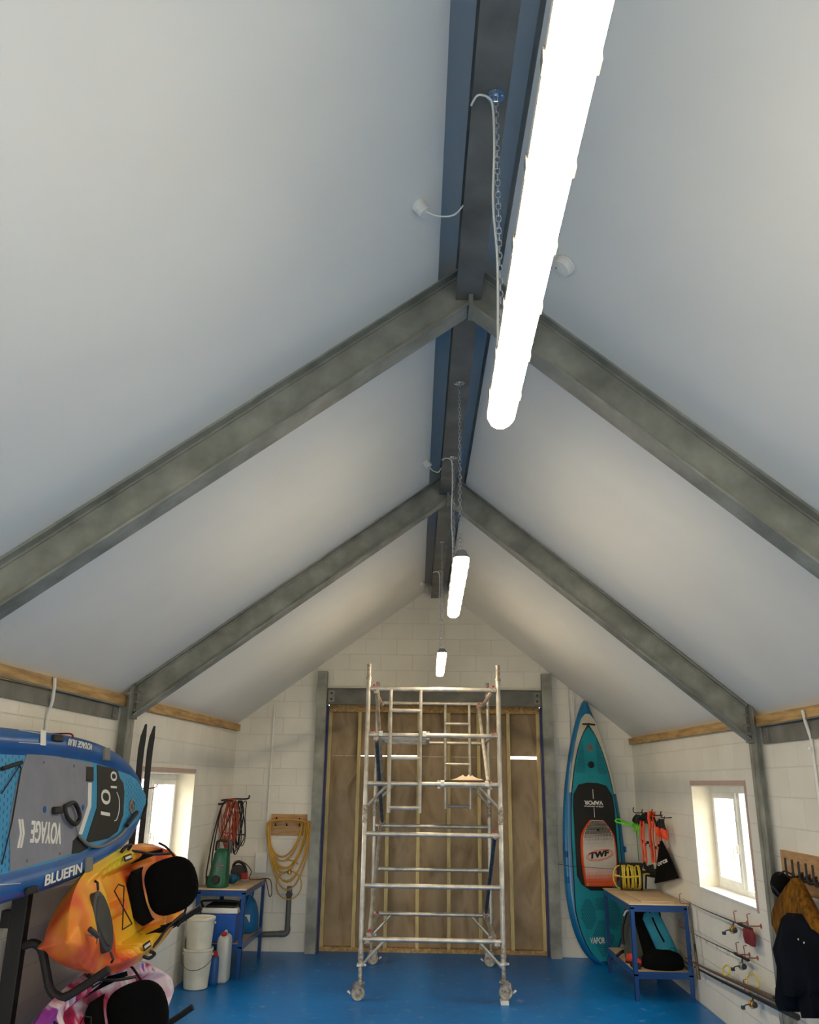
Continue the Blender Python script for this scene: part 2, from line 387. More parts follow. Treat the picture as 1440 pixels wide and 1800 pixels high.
# ------------------------------------------------------------------ portal frames and ridge beams
def ibeam(mb, p0, p1, up, depth, fw, tf=.012, tw=.008):
    """I section; p0,p1 = line of the TOP flange centre; up = outward normal of the top flange"""
    p0 = Vector(p0); p1 = Vector(p1); d = (p1-p0).normalized(); u = (Vector(up)-d*Vector(up).dot(d)).normalized(); w = d.cross(u)
    L = (p1-p0)/2; c = (p0+p1)/2
    mb.obox(c-u*tf/2, L, w*fw/2, u*tf/2)
    mb.obox(c-u*(depth-tf/2), L, w*fw/2, u*tf/2)
    mb.obox(c-u*depth/2, L, w*tw/2, u*(depth/2-tf*.5))
def frame(y, label):
    o = thing('portal_frame', label, 'steel frame', (cxr(y), y, 0), 'steel portal frames')
    c = cxr(y); D = .222; FW = .135
    xl, zl = XL+.02, eL(y); xr, zr = XR-.02, eR(y)
    # ridge apex of the two slope lines
    sl = (ZT-zl)/((c-.17)-XL); sr = (ZT-zr)/(XR-(c+.17))
    ax = (zr+sr*XR-zl+sl*XL)/(sl+sr); az = zl+sl*(ax-XL)
    nl = Vector((-sl, 0, 1)).normalized(); nr = Vector((sr, 0, 1)).normalized()
    fl = lambda x: zl+sl*(x-XL)+.004
    fr_ = lambda x: zr+sr*(XR-x)+.004
    x0l, x0r = XL+.13, XR-.10
    def raf(x0, x1, f, n):
        m = MB(); p0 = Vector((x0, y, f(x0))); p1 = Vector((x1, y, f(x1)))
        d = (p1-p0).normalized(); u = (n-d*n.dot(d)).normalized()
        # section polygons cut vertically at both ends
        def seg(a0, a1, hw):
            def cut(P, X):   # project along d to plane x = X
                t = (X-P.x)/d.x; return P+d*t
            vs = []
            for X in (x0, x1):
                for a in (a0, a1):
                    for s in (-hw, hw):
                        q = cut(p0-u*a, X); vs.append(q+Vector((0, s, 0)))
            m.add(vs, [(0,1,3,2),(4,6,7,5),(0,4,5,1),(2,3,7,6),(0,2,6,4),(1,5,7,3)])
        seg(0, .012, FW/2); seg(D-.012, D, FW/2); seg(.012, D-.012, .004)
        for hw, a in ((.014, .012), (.014, D-.012)):   # root fillets
            seg(min(a, a+(.012 if a < .1 else -.012)), max(a, a+(.012 if a < .1 else -.012)), hw)
        return m, u, d
    m1, ul, dl = raf(x0l, ax, fl, nl); r1 = m1.build('rafter', m_galv, o, smooth=False)
    m2, ur, dr = raf(x0r, ax, fr_, nr); r2 = m2.build('rafter', m_galv, o, smooth=False)
    # apex splice stiffener
    m = MB(); m.box((ax-.012, y-.067, az-.30), (ax+.012, y+.067, az-.02)); m.build('apex_plate', m_galv, o, smooth=False)
    # columns set in the walls with end plates and bolts
    for sx, x0, zt, r in ((-1, x0l, fl(x0l), r1), (1, x0r, fr_(x0r), r2)):
        m = MB(); ex = x0+sx*.008
        dz = D/ (dl.x if sx < 0 else abs(dr.x))
        m.box((min(ex, ex+sx*.02), y-.075, zt-dz-.02), (max(ex, ex+sx*.02), y+.075, zt+.0)); pp = m.build('end_plate', m_galvd, o, smooth=False)
        for k in (.05, .12, .2):
            for s in (-1, 1):
                b = MB(); b.lathe([(.015, 0), (.015, .018), (.008, .018), (.008, .05)], (ex, y+s*.045, zt-dz+k), (-sx, 0, 0), n=6); b.build('bolt', m_bolt, pp)
        m = MB(); xc = ex+sx*.02; xw = xc+sx*.15; hi = zt-.02
        m.box((min(xc, xc+sx*.012), y-.075, 0), (max(xc, xc+sx*.012), y+.075, hi))
        m.box((min(xw, xw-sx*.012), y-.075, 0), (max(xw, xw-sx*.012), y+.075, hi-.07))
        m.box((min(xc, xw), y-.004, 0), (max(xc, xw), y+.004, hi-.07))
        m.build('column', m_galv, o, smooth=False)
    return ax, az
frame(F1, 'nearer grey steel portal frame of two sloping rafters under the ridge')
frame(F2, 'farther grey steel portal frame of two sloping rafters and wall columns')
ZB = 4.65
def ridge(y0, y1, label):
    m = MB(); ibm = [(cxr(y0), y0), (cxr(y1), y1)]
    ibeam(m, (ibm[0][0], y0, ZB+.178), (ibm[1][0], y1, ZB+.178), (0, 0, 1), .178, .14)
    o = m.build('ridge_beam', m_galvd, smooth=False); return tag(o, label, 'steel beam', 'ridge beams')
ridge(YN, F1-.006, 'grey steel ridge beam nearest the camera, running to the nearer portal frame')
ridge(F1+.03, F2-.006, 'grey steel ridge beam between the two portal frames')
ridge(F2+.03, YF+.0, 'grey steel ridge beam between the farther frame and the gable wall')

# door opening steelwork and timber hoarding
def post(x, label):
    o = thing('door_post', label, 'steel post', (x, YF, 0), 'steel posts beside the boarded opening')
    m = MB(); m.box((x-.068, YF-.10, 0), (x+.068, YF-.088, 3.57)); m.build('front_flange', m_galv, o, smooth=False)
    m = MB(); m.box((x-.005, YF-.088, 0), (x+.005, YF-.012, 3.57)); m.box((x-.068, YF-.012, 0), (x+.068, YF, 3.57)); m.build('web', m_galv, o, smooth=False)
post(-1.49, 'tall grey steel post left of the boarded opening')
post(1.65, 'tall grey steel post right of the boarded opening')
o = thing('door_lintel', 'grey steel beam across the top of the boarded opening', 'steel beam', (.07, YF, 3.13))
m = MB(); m.box((-1.42, YF-.02, 3.12), (1.58, YF-.008, 3.335)); m.build('web', m_galvd, o, smooth=False)
m = MB(); m.box((-1.42, YF-.09, 3.115), (1.58, YF-.008, 3.13)); m.box((-1.42, YF-.06, 3.33), (1.58, YF-.008, 3.342)); m.build('flange', m_galvd, o, smooth=False)
for x in (-1.36, 1.52):
    m = MB(); m.box((x-.045, YF-.032, 3.15), (x+.045, YF-.02, 3.31)); pp = m.build('cleat', m_galv, o, smooth=False)
    for z in (3.19, 3.27):
        b = MB(); b.lathe([(.017, 0), (.017, .014)], (x, YF-.032, z), (0, -1, 0), n=6); b.build('bolt', m_dgrey, pp)
# hoarding
o = thing('timber_hoarding', 'stud and plywood hoarding closing the big opening behind the scaffold', 'boarding', (.07, YF+.2, 0))
hy = YF+.16; X0, X1 = -1.40, 1.56
sx = [-1.375+.4157*i for i in range(8)]
for x in sx:
    m = MB(); m.box((x-.0235, hy-.05, .05), (x+.0235, hy+.04, 3.03)); m.build('stud', m_timber, o, smooth=False)
m = MB(); m.box((X0, hy-.05, 3.03), (X1, hy+.04, 3.15)); m.build('head_plate', m_timberh, o, smooth=False)
m = MB(); m.box((X0, hy-.06, 0), (X1, hy+.04, .05)); m.build('sole_plate', m_timberh, o, smooth=False)
GZ = 2.44
for i in range(7):
    g = {1: .012, 2: .026, 6: .036}.get(i, .0)
    a, b = sx[i]+.002, sx[i+1]-.002
    if i in (0, ): a -= .02
    m = MB(); m.box((a-.0, hy+.042, 0), (b+.0, hy+.055, GZ-g/2)); m.box((a, hy+.042, GZ+g/2+.0005), (b, hy+.055, 3.15)); m.build('plywood_sheet', m_ply, o, smooth=False)
# batten behind the studs blocks the vertical joints
m = MB()
for x in sx: m.box((x-.02, hy+.04, 0), (x+.02, hy+.07, 3.11))
m.build('backing_batten', m_timber, o, smooth=False)
for x0, x1, lb in ((-1.425, -1.402, 'narrow blue damp proof strip left of the plywood'), (1.562, 1.582, 'narrow blue damp proof strip right of the plywood')):
    m = MB(); m.box((x0, YF-.005, 0), (x1, hy+.05, 3.11)); tag(m.build('membrane_strip', m_membrane, smooth=False), lb, 'membrane')
m = MB(); m.box((DX0-.0, hy-.0, 0), (X0-.02, hy+.06, 3.14)); m.box((X1+.02, hy, 0), (DX1, hy+.06, 3.14)); struct('trim_3', m, m_wallfar, smooth=False)

# windows
def window(n, x, sgn, op, label):
    y0, y1, z0, z1 = op
    o = bpy.data.objects.new('window_%d' % n, None); COL.objects.link(o); loc = (x+sgn*.2, (y0+y1)/2, z0); o.location = loc; o['_loc'] = loc; o['kind'] = 'structure'
    fx0, fx1 = sorted((x+sgn*.20, x+sgn*.26)); t = .07
    m = MB(); m.box((fx0, y0, z0), (fx1, y1, z0+t)); m.box((fx0, y0, z1-t), (fx1, y1, z1)); m.box((fx0, y0, z0+t), (fx1, y0+t, z1-t)); m.box((fx0, y1-t, z0+t), (fx1, y1, z1-t))
    ym = (y0+y1)/2; m.box((fx0, ym-.04, z0+t), (fx1, ym+.04, z1-t)); f = m.build('window_frame', m_upvc, o, smooth=False, bevel=.004)
    sx0, sx1 = sorted((x+sgn*.185, x+sgn*.235)); a, b = ym+.03, y1-t+.01; s = .055
    m = MB(); m.box((sx0, a, z0+t), (sx1, b, z0+t+s)); m.box((sx0, a, z1-t-s), (sx1, b, z1-t)); m.box((sx0, a, z0+t+s), (sx1, a+s, z1-t-s)); m.box((sx0, b-s, z0+t+s), (sx1, b, z1-t-s))
    sash = m.build('sash', m_upvc, o, smooth=False, bevel=.004)
    hx = x+sgn*.185
    m = MB(); m.box(*[tuple(map(min, zip(*q))) if k == 0 else tuple(map(max, zip(*q))) for k, q in enumerate([[(hx, a+.015, z0+.38), (hx-sgn*.02, a+.04, z0+.46)]]*2)])
    m.tube(smooth_path([(hx-sgn*.02, a+.028, z0+.43), (hx-sgn*.045, a+.028, z0+.43), (hx-sgn*.05, a+.035, z0+.38), (hx-sgn*.045, a+.04, z0+.31)], 4), .009, 8); m.build('handle', m_white, sash)
    gx = x+sgn*.225
    m = MB(); m.box((gx-.003, a+s, z0+t+s), (gx+.003, b-s, z1-t-s)); m.build('pane', m_glass, o, smooth=False)
    m = MB(); m.box((gx-.003, y0+t, z0+t), (gx+.003, ym-.04, z1-t)); m.build('pane', m_glass, o, smooth=False)
    # plaster reveal lining and sill
    q = .012; xa, xb = sorted((x-sgn*.004, x+sgn*.2))
    m = MB(); m.box((xa, y0, z0+.018), (xb, y0+q, z1-q)); m.box((xa, y1-q, z0+.018), (xb, y1, z1-q)); m.box((xa, y0, z1-q), (xb, y1, z1)); m.build('reveal', m_plaster, o, smooth=False)
    m = MB(); xa2, xb2 = sorted((x-sgn*.012, x+sgn*.2)); m.box((xa2, y0-.0, z0), (xb2, y1, z0+.018)); m.build('window_sill', m_upvc, o, smooth=False)
    xa3, xb3 = sorted((x-sgn*.006, x+sgn*.002))
    m = MB(); m.box((xa3, y0-.035, z1), (xb3, y1+.02, z1+.045)); m.box((xa3, y0-.035, z0-.02), (xb3, y0, z1)); m.build('bare_edge', m_pink, o, smooth=False)
window(1, XL, -1, WL, ''); window(2, XR, 1, WR, '')

# ------------------------------------------------------------------ batten lights on chains
def chain(mb, p0, p1, link=.034, r=.0022):
    p0 = Vector(p0); p1 = Vector(p1); n = max(2, int((p1-p0).length/(link*.78))); d = (p1-p0).normalized(); x, y, _ = frame_of(d)
    for i in range(n):
        c = p0.lerp(p1, (i+.5)/n); w = x if i % 2 else y; pts = []
        for k in range(8):
            a = 2*PI*k/8; pts.append(c+d*math.cos(a)*link/2+w*math.sin(a)*link*.27)
        mb.tube(pts, r, 4, closed=True)
m_clip = mat('grey_clip', srgb(120, 116, 108), .5)
def lamp(yc, zb, label, dz=.0):
    x = cxr(yc)+.01; L = .87
    o = thing('batten_light', label, 'light', (x, yc, zb), 'batten lights hung from the ridge')
    W = .050
    def sec(y, w, prof): return [(x+px*w, y, zb+pz) for px, pz in prof]
    # opaque tray (upper half)
    tray = [(-.95, .045), (-1.0, .05), (-.95, .058), (-.8, .068), (-.6, .085), (.6, .085), (.8, .068), (.95, .058), (1.0, .05), (.95, .045)]
    m = MB(); secs = []
    for y, w in ((-L, .55), (-L+.02, .8), (-L+.05, W*0+1), (L-.05, 1), (L-.02, .8), (L, .55)):
        secs.append([(x+px*W*w, yc+y, zb+pz) for px, pz in tray])
    m.loft(secs); m.build('body', m_mgrey, o)
    dif = [(-.97, .048), (-.96, .022), (-.8, .009), (-.5, .001), (0, 0), (.5, .001), (.8, .009), (.96, .022), (.97, .048), (0, .05)]
    m = MB(); secs = []
    for y, w in ((-L+.004, .5), (-L+.02, .78), (-L+.05, .97), (L-.05, .97), (L-.02, .78), (L-.004, .5)):
        secs.append([(x+px*W*w, yc+y, zb+pz*(.7+.3*w)+ (1-w)*.01) for px, pz in dif])
    m.loft(secs); m.build('diffuser', m_lamp, o)
    for k in range(6):
        yy = yc-.66+k*.264
        for s in (-1, 1):
            m = MB(); m.box((x+s*W*1.0-.003, yy-.016, zb+.024), (x+s*W*1.0+.002, yy+.018, zb+.058)); m.build('clip', m_clip, o, smooth=False)
    for s in (-1, 1):
        yy = yc+dz+s*.665
        m = MB(); m.lathe([(.036, 0), (.036, .004), (.014, .006), (.014, .014)], (x, yy, ZB-.001), (0, 0, -1), 16); m.lathe([(.006, 0), (.006, .006)], (x+.025, yy, ZB-.004), (0, 0, -1), 8); m.lathe([(.006, 0), (.006, .006)], (x-.025, yy, ZB-.004), (0, 0, -1), 8)
        m.tube([(x-.008, yy, ZB-.012), (x-.008, yy, ZB-.03), (x+.008, yy, ZB-.03), (x+.008, yy, ZB-.012)], .003, 6); m.build('hanger_plate', m_zinc, o)
        m = MB(); chain(m, (x, yy, ZB-.025), (x, yy, zb+.085)); m.build('chain', m_zinc, o)
    # power cable: from the flange edge looping to the far chain and down
    yy = yc+dz+.665
    pts = [(x-.09, yy+.06, ZB+.012), (x-.092, yy+.02, ZB-.02), (x-.07, yy-.02, ZB-.018), (x-.03, yy-.01, ZB-.02), (x-.012, yy, ZB-.06), (x-.01, yy, ZB-.25), (x-.018, yy+.01, ZB-.5), (x-.008, yy, ZB-.75), (x-.012, yy, zb+.3), (x-.02, yy-.01, zb+.09)]
    m = MB(); m.tube(smooth_path(pts, 6), .0045, 6); m.build('cable', m_white, o)
lamp(1.80, 3.285, 'long glowing batten light nearest the camera, crossing the top of the picture', .07)
lamp(5.62, 3.345, 'glowing batten light hung in the middle, behind the nearer portal frame')
lamp(9.45, 3.345, 'smallest glowing batten light hung just above the scaffold tower')

# smoke detectors / junction roses on the slopes
def slope_pt(u, v, side):
    y = 5.0
    for _ in range(8):
        if side < 0:
            s = (ZT-eL(y))/((cxr(y)-.17)-XL); n = Vector((-s, 0, 1)).normalized(); p0 = Vector((XL, y, eL(y)))
        else:
            s = (ZT-eR(y))/(XR-(cxr(y)+.17)); n = Vector((s, 0, 1)).normalized(); p0 = Vector((XR, y, eR(y)))
        p = onp(u, v, p0, n); y = p.y
    return p, n
p, n = slope_pt(995, 464, 1)
o = thing('smoke_detector', 'round white smoke detector on the right slope beside the nearest light', 'smoke detector', p)
MB().lathe([(.055, 0), (.055, .012), (.05, .014)], p, -n, 28).build('base', m_white, o)
MB().lathe([(.052, .014), (.052, .03), (.046, .04), (.02, .043)], p, -n, 28).build('cover', m_white, o)
MB().lathe([(.004, .043), (.004, .045)], p+Vector((-.02, 0, .01)), -n, 8).build('indicator', m_dgrey, o)
for (u, v, lab, cu, cv) in ((735, 360, 'white ceiling rose with cable on the left slope near the nearest light', 820, 378),
                            (748, 812, 'white ceiling rose with cable on the left slope above the farther frame', 778, 820),
                            (741, 1024, 'tiny white ceiling rose with cable on the left slope by the gable', 761, 1012)):
    p, n = slope_pt(u, v, -1)
    o = thing('ceiling_rose', lab, 'ceiling rose', p, 'ceiling roses on the left slope')
    MB().lathe([(.034, 0), (.034, .022), (.031, .026)], p, -n, 24).build('base', m_white, o)
    MB().lathe([(.032, .026), (.032, .05), (.026, .056)], p, -n, 24).build('cover', m_white, o)
    q = Vector((cxr(p.y)-.07, p.y+.02, ZB+.01)); a = p-n*.03
    MB().tube(smooth_path([a, a.lerp(q, .35)+Vector((0, .0, -.045)), a.lerp(q, .75)+Vector((0, 0, -.05)), q], 8), .004, 6).build('cable', m_white, o)
# ================================================================== SCAFFOLD TOWER
def scaffold():
    xa, xb, yf, yb = -.672, .782, 9.36, 11.10
    o = thing('scaffold_tower', 'aluminium mobile scaffold tower on four castors in front of the boarded opening', 'scaffold', ((xa+xb)/2, (yf+yb)/2, 0))
    R = .0254
    rz = [.56, 1.065, 1.57, 2.08, 2.59, 3.09]
    for y in (yf, yb):
        for lo, hi, rr in ((.36, 1.80, rz[:3]), (1.80, 3.20, rz[3:])):
            f = MB().tube([(xa, y, lo), (xa, y, hi)], R, 14).build('frame_post', m_alu, o); MB().tube([(xb, y, lo), (xb, y, hi)], R, 14).build('frame_post', m_alu, o)
            for z in rr:
                MB().tube([(xa+R*.6, y, z), (xb-R*.6, y, z)], R*.95, 12).build('rung', m_alu, f)
        # knee braces under the lowest rung and under the first rung of the upper frame
        for z in (rz[0], rz[3]):
            for x, s in ((xa, 1), (xb, -1)):
                MB().tube([(x+s*.01, y, z-.24), (x+s*.24, y, z-.01)], .015, 8).build('knee_brace', m_alu, o)
        for x in (xa, xb):
            # joint sleeve and open spigot on top
            MB().lathe([(R+.003, 0), (R+.006, .01), (R+.006, .07), (R+.002, .08), (R+.002, .13), (R+.006, .14), (R+.006, .17), (R+.002, .18)], (x, y, 1.68), n=14).build('joint_sleeve', m_alud, o)
            MB().lathe([(R+.005, 0), (R+.005, .03), (.022, .032), (.022, .165), (.024, .167), (.024, .175)], (x, y, 3.19), n=14).build('spigot', m_alud, o)
    # built-in ladders
    def ladder(x0, x1, y, zz):
        l = MB().tube([(x0, y, 1.785), (x0, y, 3.075)], .019, 10).build('ladder_stile', m_alu, o); MB().tube([(x1, y, 1.785), (x1, y, 3.075)], .019, 10).build('ladder_stile', m_alu, o)
        for z in zz: MB().tube([(x0, y, z), (x1, y, z)], .021, 10).build('ladder_rung', m_alu, l)
    ladder(-.415, -.083, yf-.045, (2.85, 2.345, 1.835))
    ladder(.225, .54, yb-.045, (2.83, 2.325, 1.815))
    # clamps (hook jaws) and braces
    def clamp(x, y, z, col=m_red):
        c = MB(); c.obox((x, y, z), (.03, 0, 0), (0, .034, 0), (0, 0, .026)); c.lathe([(.014, 0), (.014, .02)], (x, y, z-.04), (0, 0, 1), 8)
        cc = c.build('brace_jaw', m_alud, o, smooth=False, bevel=.006)
        t = MB(); t.obox((x+.004, y-.004, z+.034), (.014, 0, 0), (0, .02, 0), (0, 0, .014)); t.build('trigger', col, cc, smooth=False, bevel=.004)
    def brace(x, z0, z1, x1=None, mt=m_alu):
        x1 = x if x1 is None else x1
        MB().tube([(x, yf+.05, z0), (x1, yb-.05, z1)], .0215, 10).build('brace', mt, o)
        clamp(x, yf+.012, z0); clamp(x1, yb-.03, z1)
    brace(xa+.06, 3.09, 3.075); brace(xb-.06, 3.09, 3.075)
    brace(xa+.09, 3.06, 2.10); brace(xb-.12, 2.08, 3.05)
    brace(xa+.055, 2.60, 2.59); brace(xb-.055, 2.60, 2.59)
    brace(xa+.10, 2.55, 1.62, mt=m_dgalvb); brace(xb-.06, 1.57, .60, mt=m_dgalvb)
    brace(xa+.08, .60, 1.56); brace(xa+.06, .54, .54); brace(xb-.06, .54, .54)
    # platforms
    def platform(x0, x1, z, nm):
        m = MB(); m.box((x0, yf+.05, z+.03), (x1, yb-.05, z+.045)); dk = m.build('platform_deck', m_plyd, o, smooth=False)
        m = MB()
        for x in (x0, x1): m.box((x-.018, yf+.03, z-.045), (x+.018, yb-.03, z+.04))
        for k in range(5):
            y = yf+.12+k*(yb-yf-.24)/4; m.box((x0, y-.015, z-.03), (x1, y+.015, z+.029))
        m.build('platform_frame', m_alu, dk, smooth=False, bevel=.003)
        for x in (x0+.04, x1-.04):
            for y, s in ((yf, 1), (yb, -1)):
                m = MB(); pts = [(x, y+s*.05, z+.02), (x, y+s*.03, z+.04), (x, y, z+.043), (x, y-s*.03, z+.03), (x, y-s*.036, z-.005)]
                P = [[(p[0]-.02, p[1], p[2]), (p[0]+.02, p[1], p[2])] for p in pts]; m.grid(P, (0, 0, -.008)); m.build('hook', m_white, dk, smooth=False)
    platform(-.56, -.0, 2.59, '')
    platform(.12, .68, 2.08, '')
    # castors
    def castor(x, y, s, lift=0, brk=m_alud):
        m = MB(); m.lathe([(.02, .17), (.02, .34), (.026, .34), (.026, .37), (.03, .375), (.033, .40), (.03, .41), (.028, .47)], (x, y, lift), n=14)
        st = m.build('adjustable_leg', m_alud, o)
        m = MB(); m.lathe([(.034, .36), (.04, .365), (.04, .385), (.034, .39)], (x, y, lift-.05), n=12); 
        for k in range(3):
            a = k*2*PI/3; m.obox((x+.045*math.cos(a), y+.045*math.sin(a), lift+.325), (.012, 0, 0), (0, .012, 0), (0, 0, .01))
        m.build('leg_nut', m_alu, st)
        # wheel, slightly trailing
        wx = x+s*.018
        ax = Vector((.25*s, -1, 0)).normalized()
        MB().lathe([(.035, -.014), (.05, -.016), (.0635, -.018), (.068, -.012), (.068, .012), (.0635, .018), (.05, .016), (.035, .014)], (wx, y, lift+.068), ax, 28).build('wheel', m_tyre, st)
        MB().lathe([(.02, -.03), (.02, .03)], (wx, y, lift+.068), ax, 12).build('hub', m_alud, st)
        m = MB(); side = ax
        for q in (-.027, .027):
            c = Vector((wx, y, lift+.068))+side*q
            t = ax.cross(Vector((0, 0, 1))).normalized()
            poly = [c+t*a+Vector((0, 0, b)) for a, b in ((-.028, -.02), (.028, -.02), (.05, .05), (.045, .09), (-.045, .09), (-.05, .03))]
            m.prism(poly, side*.005)
        m.lathe([(.05, 0), (.05, .012)], (x, y, lift+.155), n=16)
        fk = m.build('fork', brk, st, smooth=False)
        c = Vector((wx, y, lift+.068)); t = ax.cross(Vector((0, 0, 1))).normalized()*(-s)
        pts = [c+t*(.075*math.cos(a))+Vector((0, 0, .08*math.sin(a))) for a in [1.35-.26*i for i in range(7)]]
        m = MB(); m.grid([[p-ax*.018, p+ax*.018] for p in pts], (0, 0, .006)); m.build('brake_pedal', m_copper, fk, smooth=False)
        MB().tube([c+t*.075+Vector((0, 0, -.01)), c+t*.11+Vector((0, 0, .012))], .011, 8).build('brake_toe', m_white, fk)
    castor(xa-.0, yf, -1); castor(xb+.0, yf, 1, .035); castor(xa, yb, 1); castor(xb, yb, -1)
    return o
m_dgalvb = mat('blue_grey_brace', srgb(96, 108, 122), .5, .5, c2=srgb(64, 76, 92), scale=20)
m_plyd = mat('platform_ply', srgb(120, 96, 70), .8, c2=srgb(84, 66, 50), scale=14)
m_tyre = mat('dusty_castor_tyre', srgb(196, 190, 170), .6, c2=srgb(150, 140, 120), scale=30)
scaffold()
m = MB(); m.box((.745, 9.30, 0), (.825, 9.42, .0355)); tag(m.build('packing_block', m_white, smooth=False, bevel=.003), 'small white block packed under the front right castor of the scaffold', 'block')
# crumpled rag on the right platform
m = MB(); rows = []
for i in range(15):
    r = []
    for j in range(9):
        x = .27+.34*i/14; y = 9.45+.3*j/8
        e = math.sin(PI*i/14)*math.sin(PI*j/8)
        h = 2.128+.002+e*(.030+.016*math.sin(i*1.3+j*.7)+.012*math.sin(i*2.9+j*1.9)+.018*random.random())
        r.append((x+.01*math.sin(j*2), y, h))
    rows.append(r)
m.grid(rows, (0, 0, -.003)); tag(m.build('dust_sheet', mat('cream_cloth', srgb(228, 205, 180), .9), ang=60), 'crumpled cream cloth lying on the right scaffold platform', 'cloth')
# ================================================================== LEFT SIDE
# ---- inflatable paddle board on the rack (long axis along the wall, leaning back at the top)
def left_board():
    O = Vector((-2.40, 5.0, 1.90)); U = Vector((0, 1, 0)); W = Vector((-.13, 0, 1)).normalized(); Nn = U.cross(W); Nn = Nn if Nn.x > 0 else -Nn
    def uw(u, v, lift=0):
        p = onp(u, v, O+Nn*lift, Nn)-O; return p.dot(U), p.dot(W)
    def P(s, w, h=0): return O+U*s+W*w+Nn*h
    root = thing('paddle_board', 'blue inflatable paddle board with grey deck pad hung on its side on the left wall', 'paddle board', P(0, -.46)+Vector((0, 0, 0)))
    # half width along the length; s = 0 at y = 5, tip at s = 2.25
    st, hw, cw = [], [], []
    tip = 2.27
    def half(s):
        t = max(0.0, (tip-s)/2.3)
        return .47*(1-(1-min(t, 1))**3.0)**.60+.0
    S = [-1.25+.0]+[ -1.25+ (tip+1.25)*i/64 for i in range(1, 65)]
    def endtaper(s): return 1.0 if s > -.9 else max(.2, 1-((-.9-s)/.35)**2*.7)
    cent = lambda s: .0+.012*s
    RR = .078     # rail tube radius
    def rk(s): return lerp(1, .30, max(0, min(1, (s-1.45)/.75))**1.3)
    # body with raised rail tubes: one closed section per station
    HD0 = math.sin(-PI/2+PI*1.22)*RR*.55
    def section(s):
        h = max(half(s)*endtaper(s), .012); r = RR*rk(s); r = min(r, h*.9); c = cent(s); pts = []
        deck = .0
        n = 9
        # from top rail outer round to deck, across to bottom rail, and around the back
        cw1 = h-r
        for i in range(n):  # top rail
            a = -PI/2+ (PI*1.22)*i/(n-1); pts.append((c+cw1+math.cos(a)*r, math.sin(a)*r))
        inner = cw1+math.cos(-PI/2+PI*1.22)*r
        hh = math.sin(-PI/2+PI*1.22)*r
        for q in (.9, .45, 0, -.45, -.9): pts.append((c+inner*q, HD0))
        for i in range(n):
            a = -PI/2+(PI*1.22)*(n-1-i)/(n-1); pts.append((c-cw1-math.cos(a)*r, math.sin(a)*r))
        for q in (-.8, 0, .8): pts.append((c+cw1*q, -r))
        return [P(s, w, hgt) for w, hgt in pts]
    m = MB(); m.loft([section(s) for s in S]); m.build('hull', m_bblue, root, ang=50)
    # deck surface height just above the hull deck line
    HD = math.sin(-PI/2+PI*1.22)*RR*.55
    def flat(name, poly, mt, h, th=.006, par=root):
        mb = MB(); mb.prism([P(s, w, h) for s, w in poly], Nn*th); return mb.build(name, mt, par, smooth=False)
    def inner(s): return max(.0, half(s)*endtaper(s)-RR*rk(s)*1.72)
    tip2 = tip-.035
    xs = [-1.0+ (tip2+1.0)*i/40 for i in range(41)]
    def edge(s, k=1): return (s, cent(s)+k*inner(s))
    def band(s0, s1, k=.985):
        ss = [s0+(s1-s0)*i/16 for i in range(17)]
        return [(s, cent(s)+k*inner(s)) for s in ss]+[(s, cent(s)-k*inner(s)) for s in reversed(ss)]
    pad = flat('deck_pad', band(-1.0, tip2, 1.0), m_padblue, HD, .006)
    def pxpoly(name, pts, mt, h, th=.004, par=None):
        q = [uw(u, v, h) for u, v in pts]; return flat(name, q, mt, h, th, par or pad)
    H1 = HD+.0065
    pxpoly('grey_pad', [(47, 1324), (100, 1330), (162, 1342), (160, 1380), (158, 1418), (140, 1462), (126, 1492), (124, 1502), (60, 1520), (17, 1532), (16, 1450), (18, 1430), (28, 1380)], m_padgrey, H1)
    pxpoly('white_stripe', [(155, 1376), (161, 1376), (160, 1418), (144, 1467), (138, 1466), (154, 1415)], m_white, H1+.0045, .002)
    pxpoly('black_panel', [(170, 1344), (206, 1354), (210, 1368), (216, 1376), (218, 1392), (216, 1432), (206, 1462), (190, 1474), (150, 1482), (160, 1450), (170, 1420), (171, 1380)], m_blackpad, H1)
    pxpoly('corner_patch', [(128, 1478), (140, 1466), (146, 1482), (156, 1491), (140, 1499), (126, 1501)], m_blackpad, H1+.0045, .002)
    # lettering
    def txt(t, o, r, up, par, mt=m_white, h=H1+.004, shear=0, name='lettering', bold=.02):
        a = onp(*o, P(0, 0, h), Nn); b = onp(*r, P(0, 0, h), Nn); c = onp(*up, P(0, 0, h), Nn)
        return text_quad(t, a, b-a, c-a, Nn, name, mt, par, .0025, shear, bold)
    txt('VOYAGE', (109, 1447), (56, 1442), (106, 1484), pad)
    txt('«', (44, 1440), (32, 1440), (42, 1490), pad)
    txt('10', (193, 1435), (194, 1390), (177, 1432), pad, bold=0)
    txt('10', (205, 1386), (205, 1357), (194.5, 1385), pad, bold=0)
    mb = MB(); pts = [P(*uw(u, v, H1), H1+.006) for u, v in [(204, 1393), (208, 1405), (208, 1425), (204, 1440), (200, 1443)]]; mb.tube(smooth_path(pts, 4), .0035, 6); mb.build('swoosh', m_white, pad)
    # rails: markings near the top and bottom tubes, on the tube surface facing the room
    def rail_text(t, px0, px1, up, name='lettering'):
        h = RR+.002
        a = onp(*px0, P(0, 0, h), Nn); b = onp(*px1, P(0, 0, h), Nn); c = onp(*up, P(0, 0, h), Nn)
        return text_quad(t, a, b-a, c-a, Nn, name, m_white, root, .003)
    rail_text('BLUEFIN', (78, 1558), (143, 1534), (80, 1538))
    rail_text('VOYAGE 10.10', (163, 1308), (121, 1298), (161, 1319))
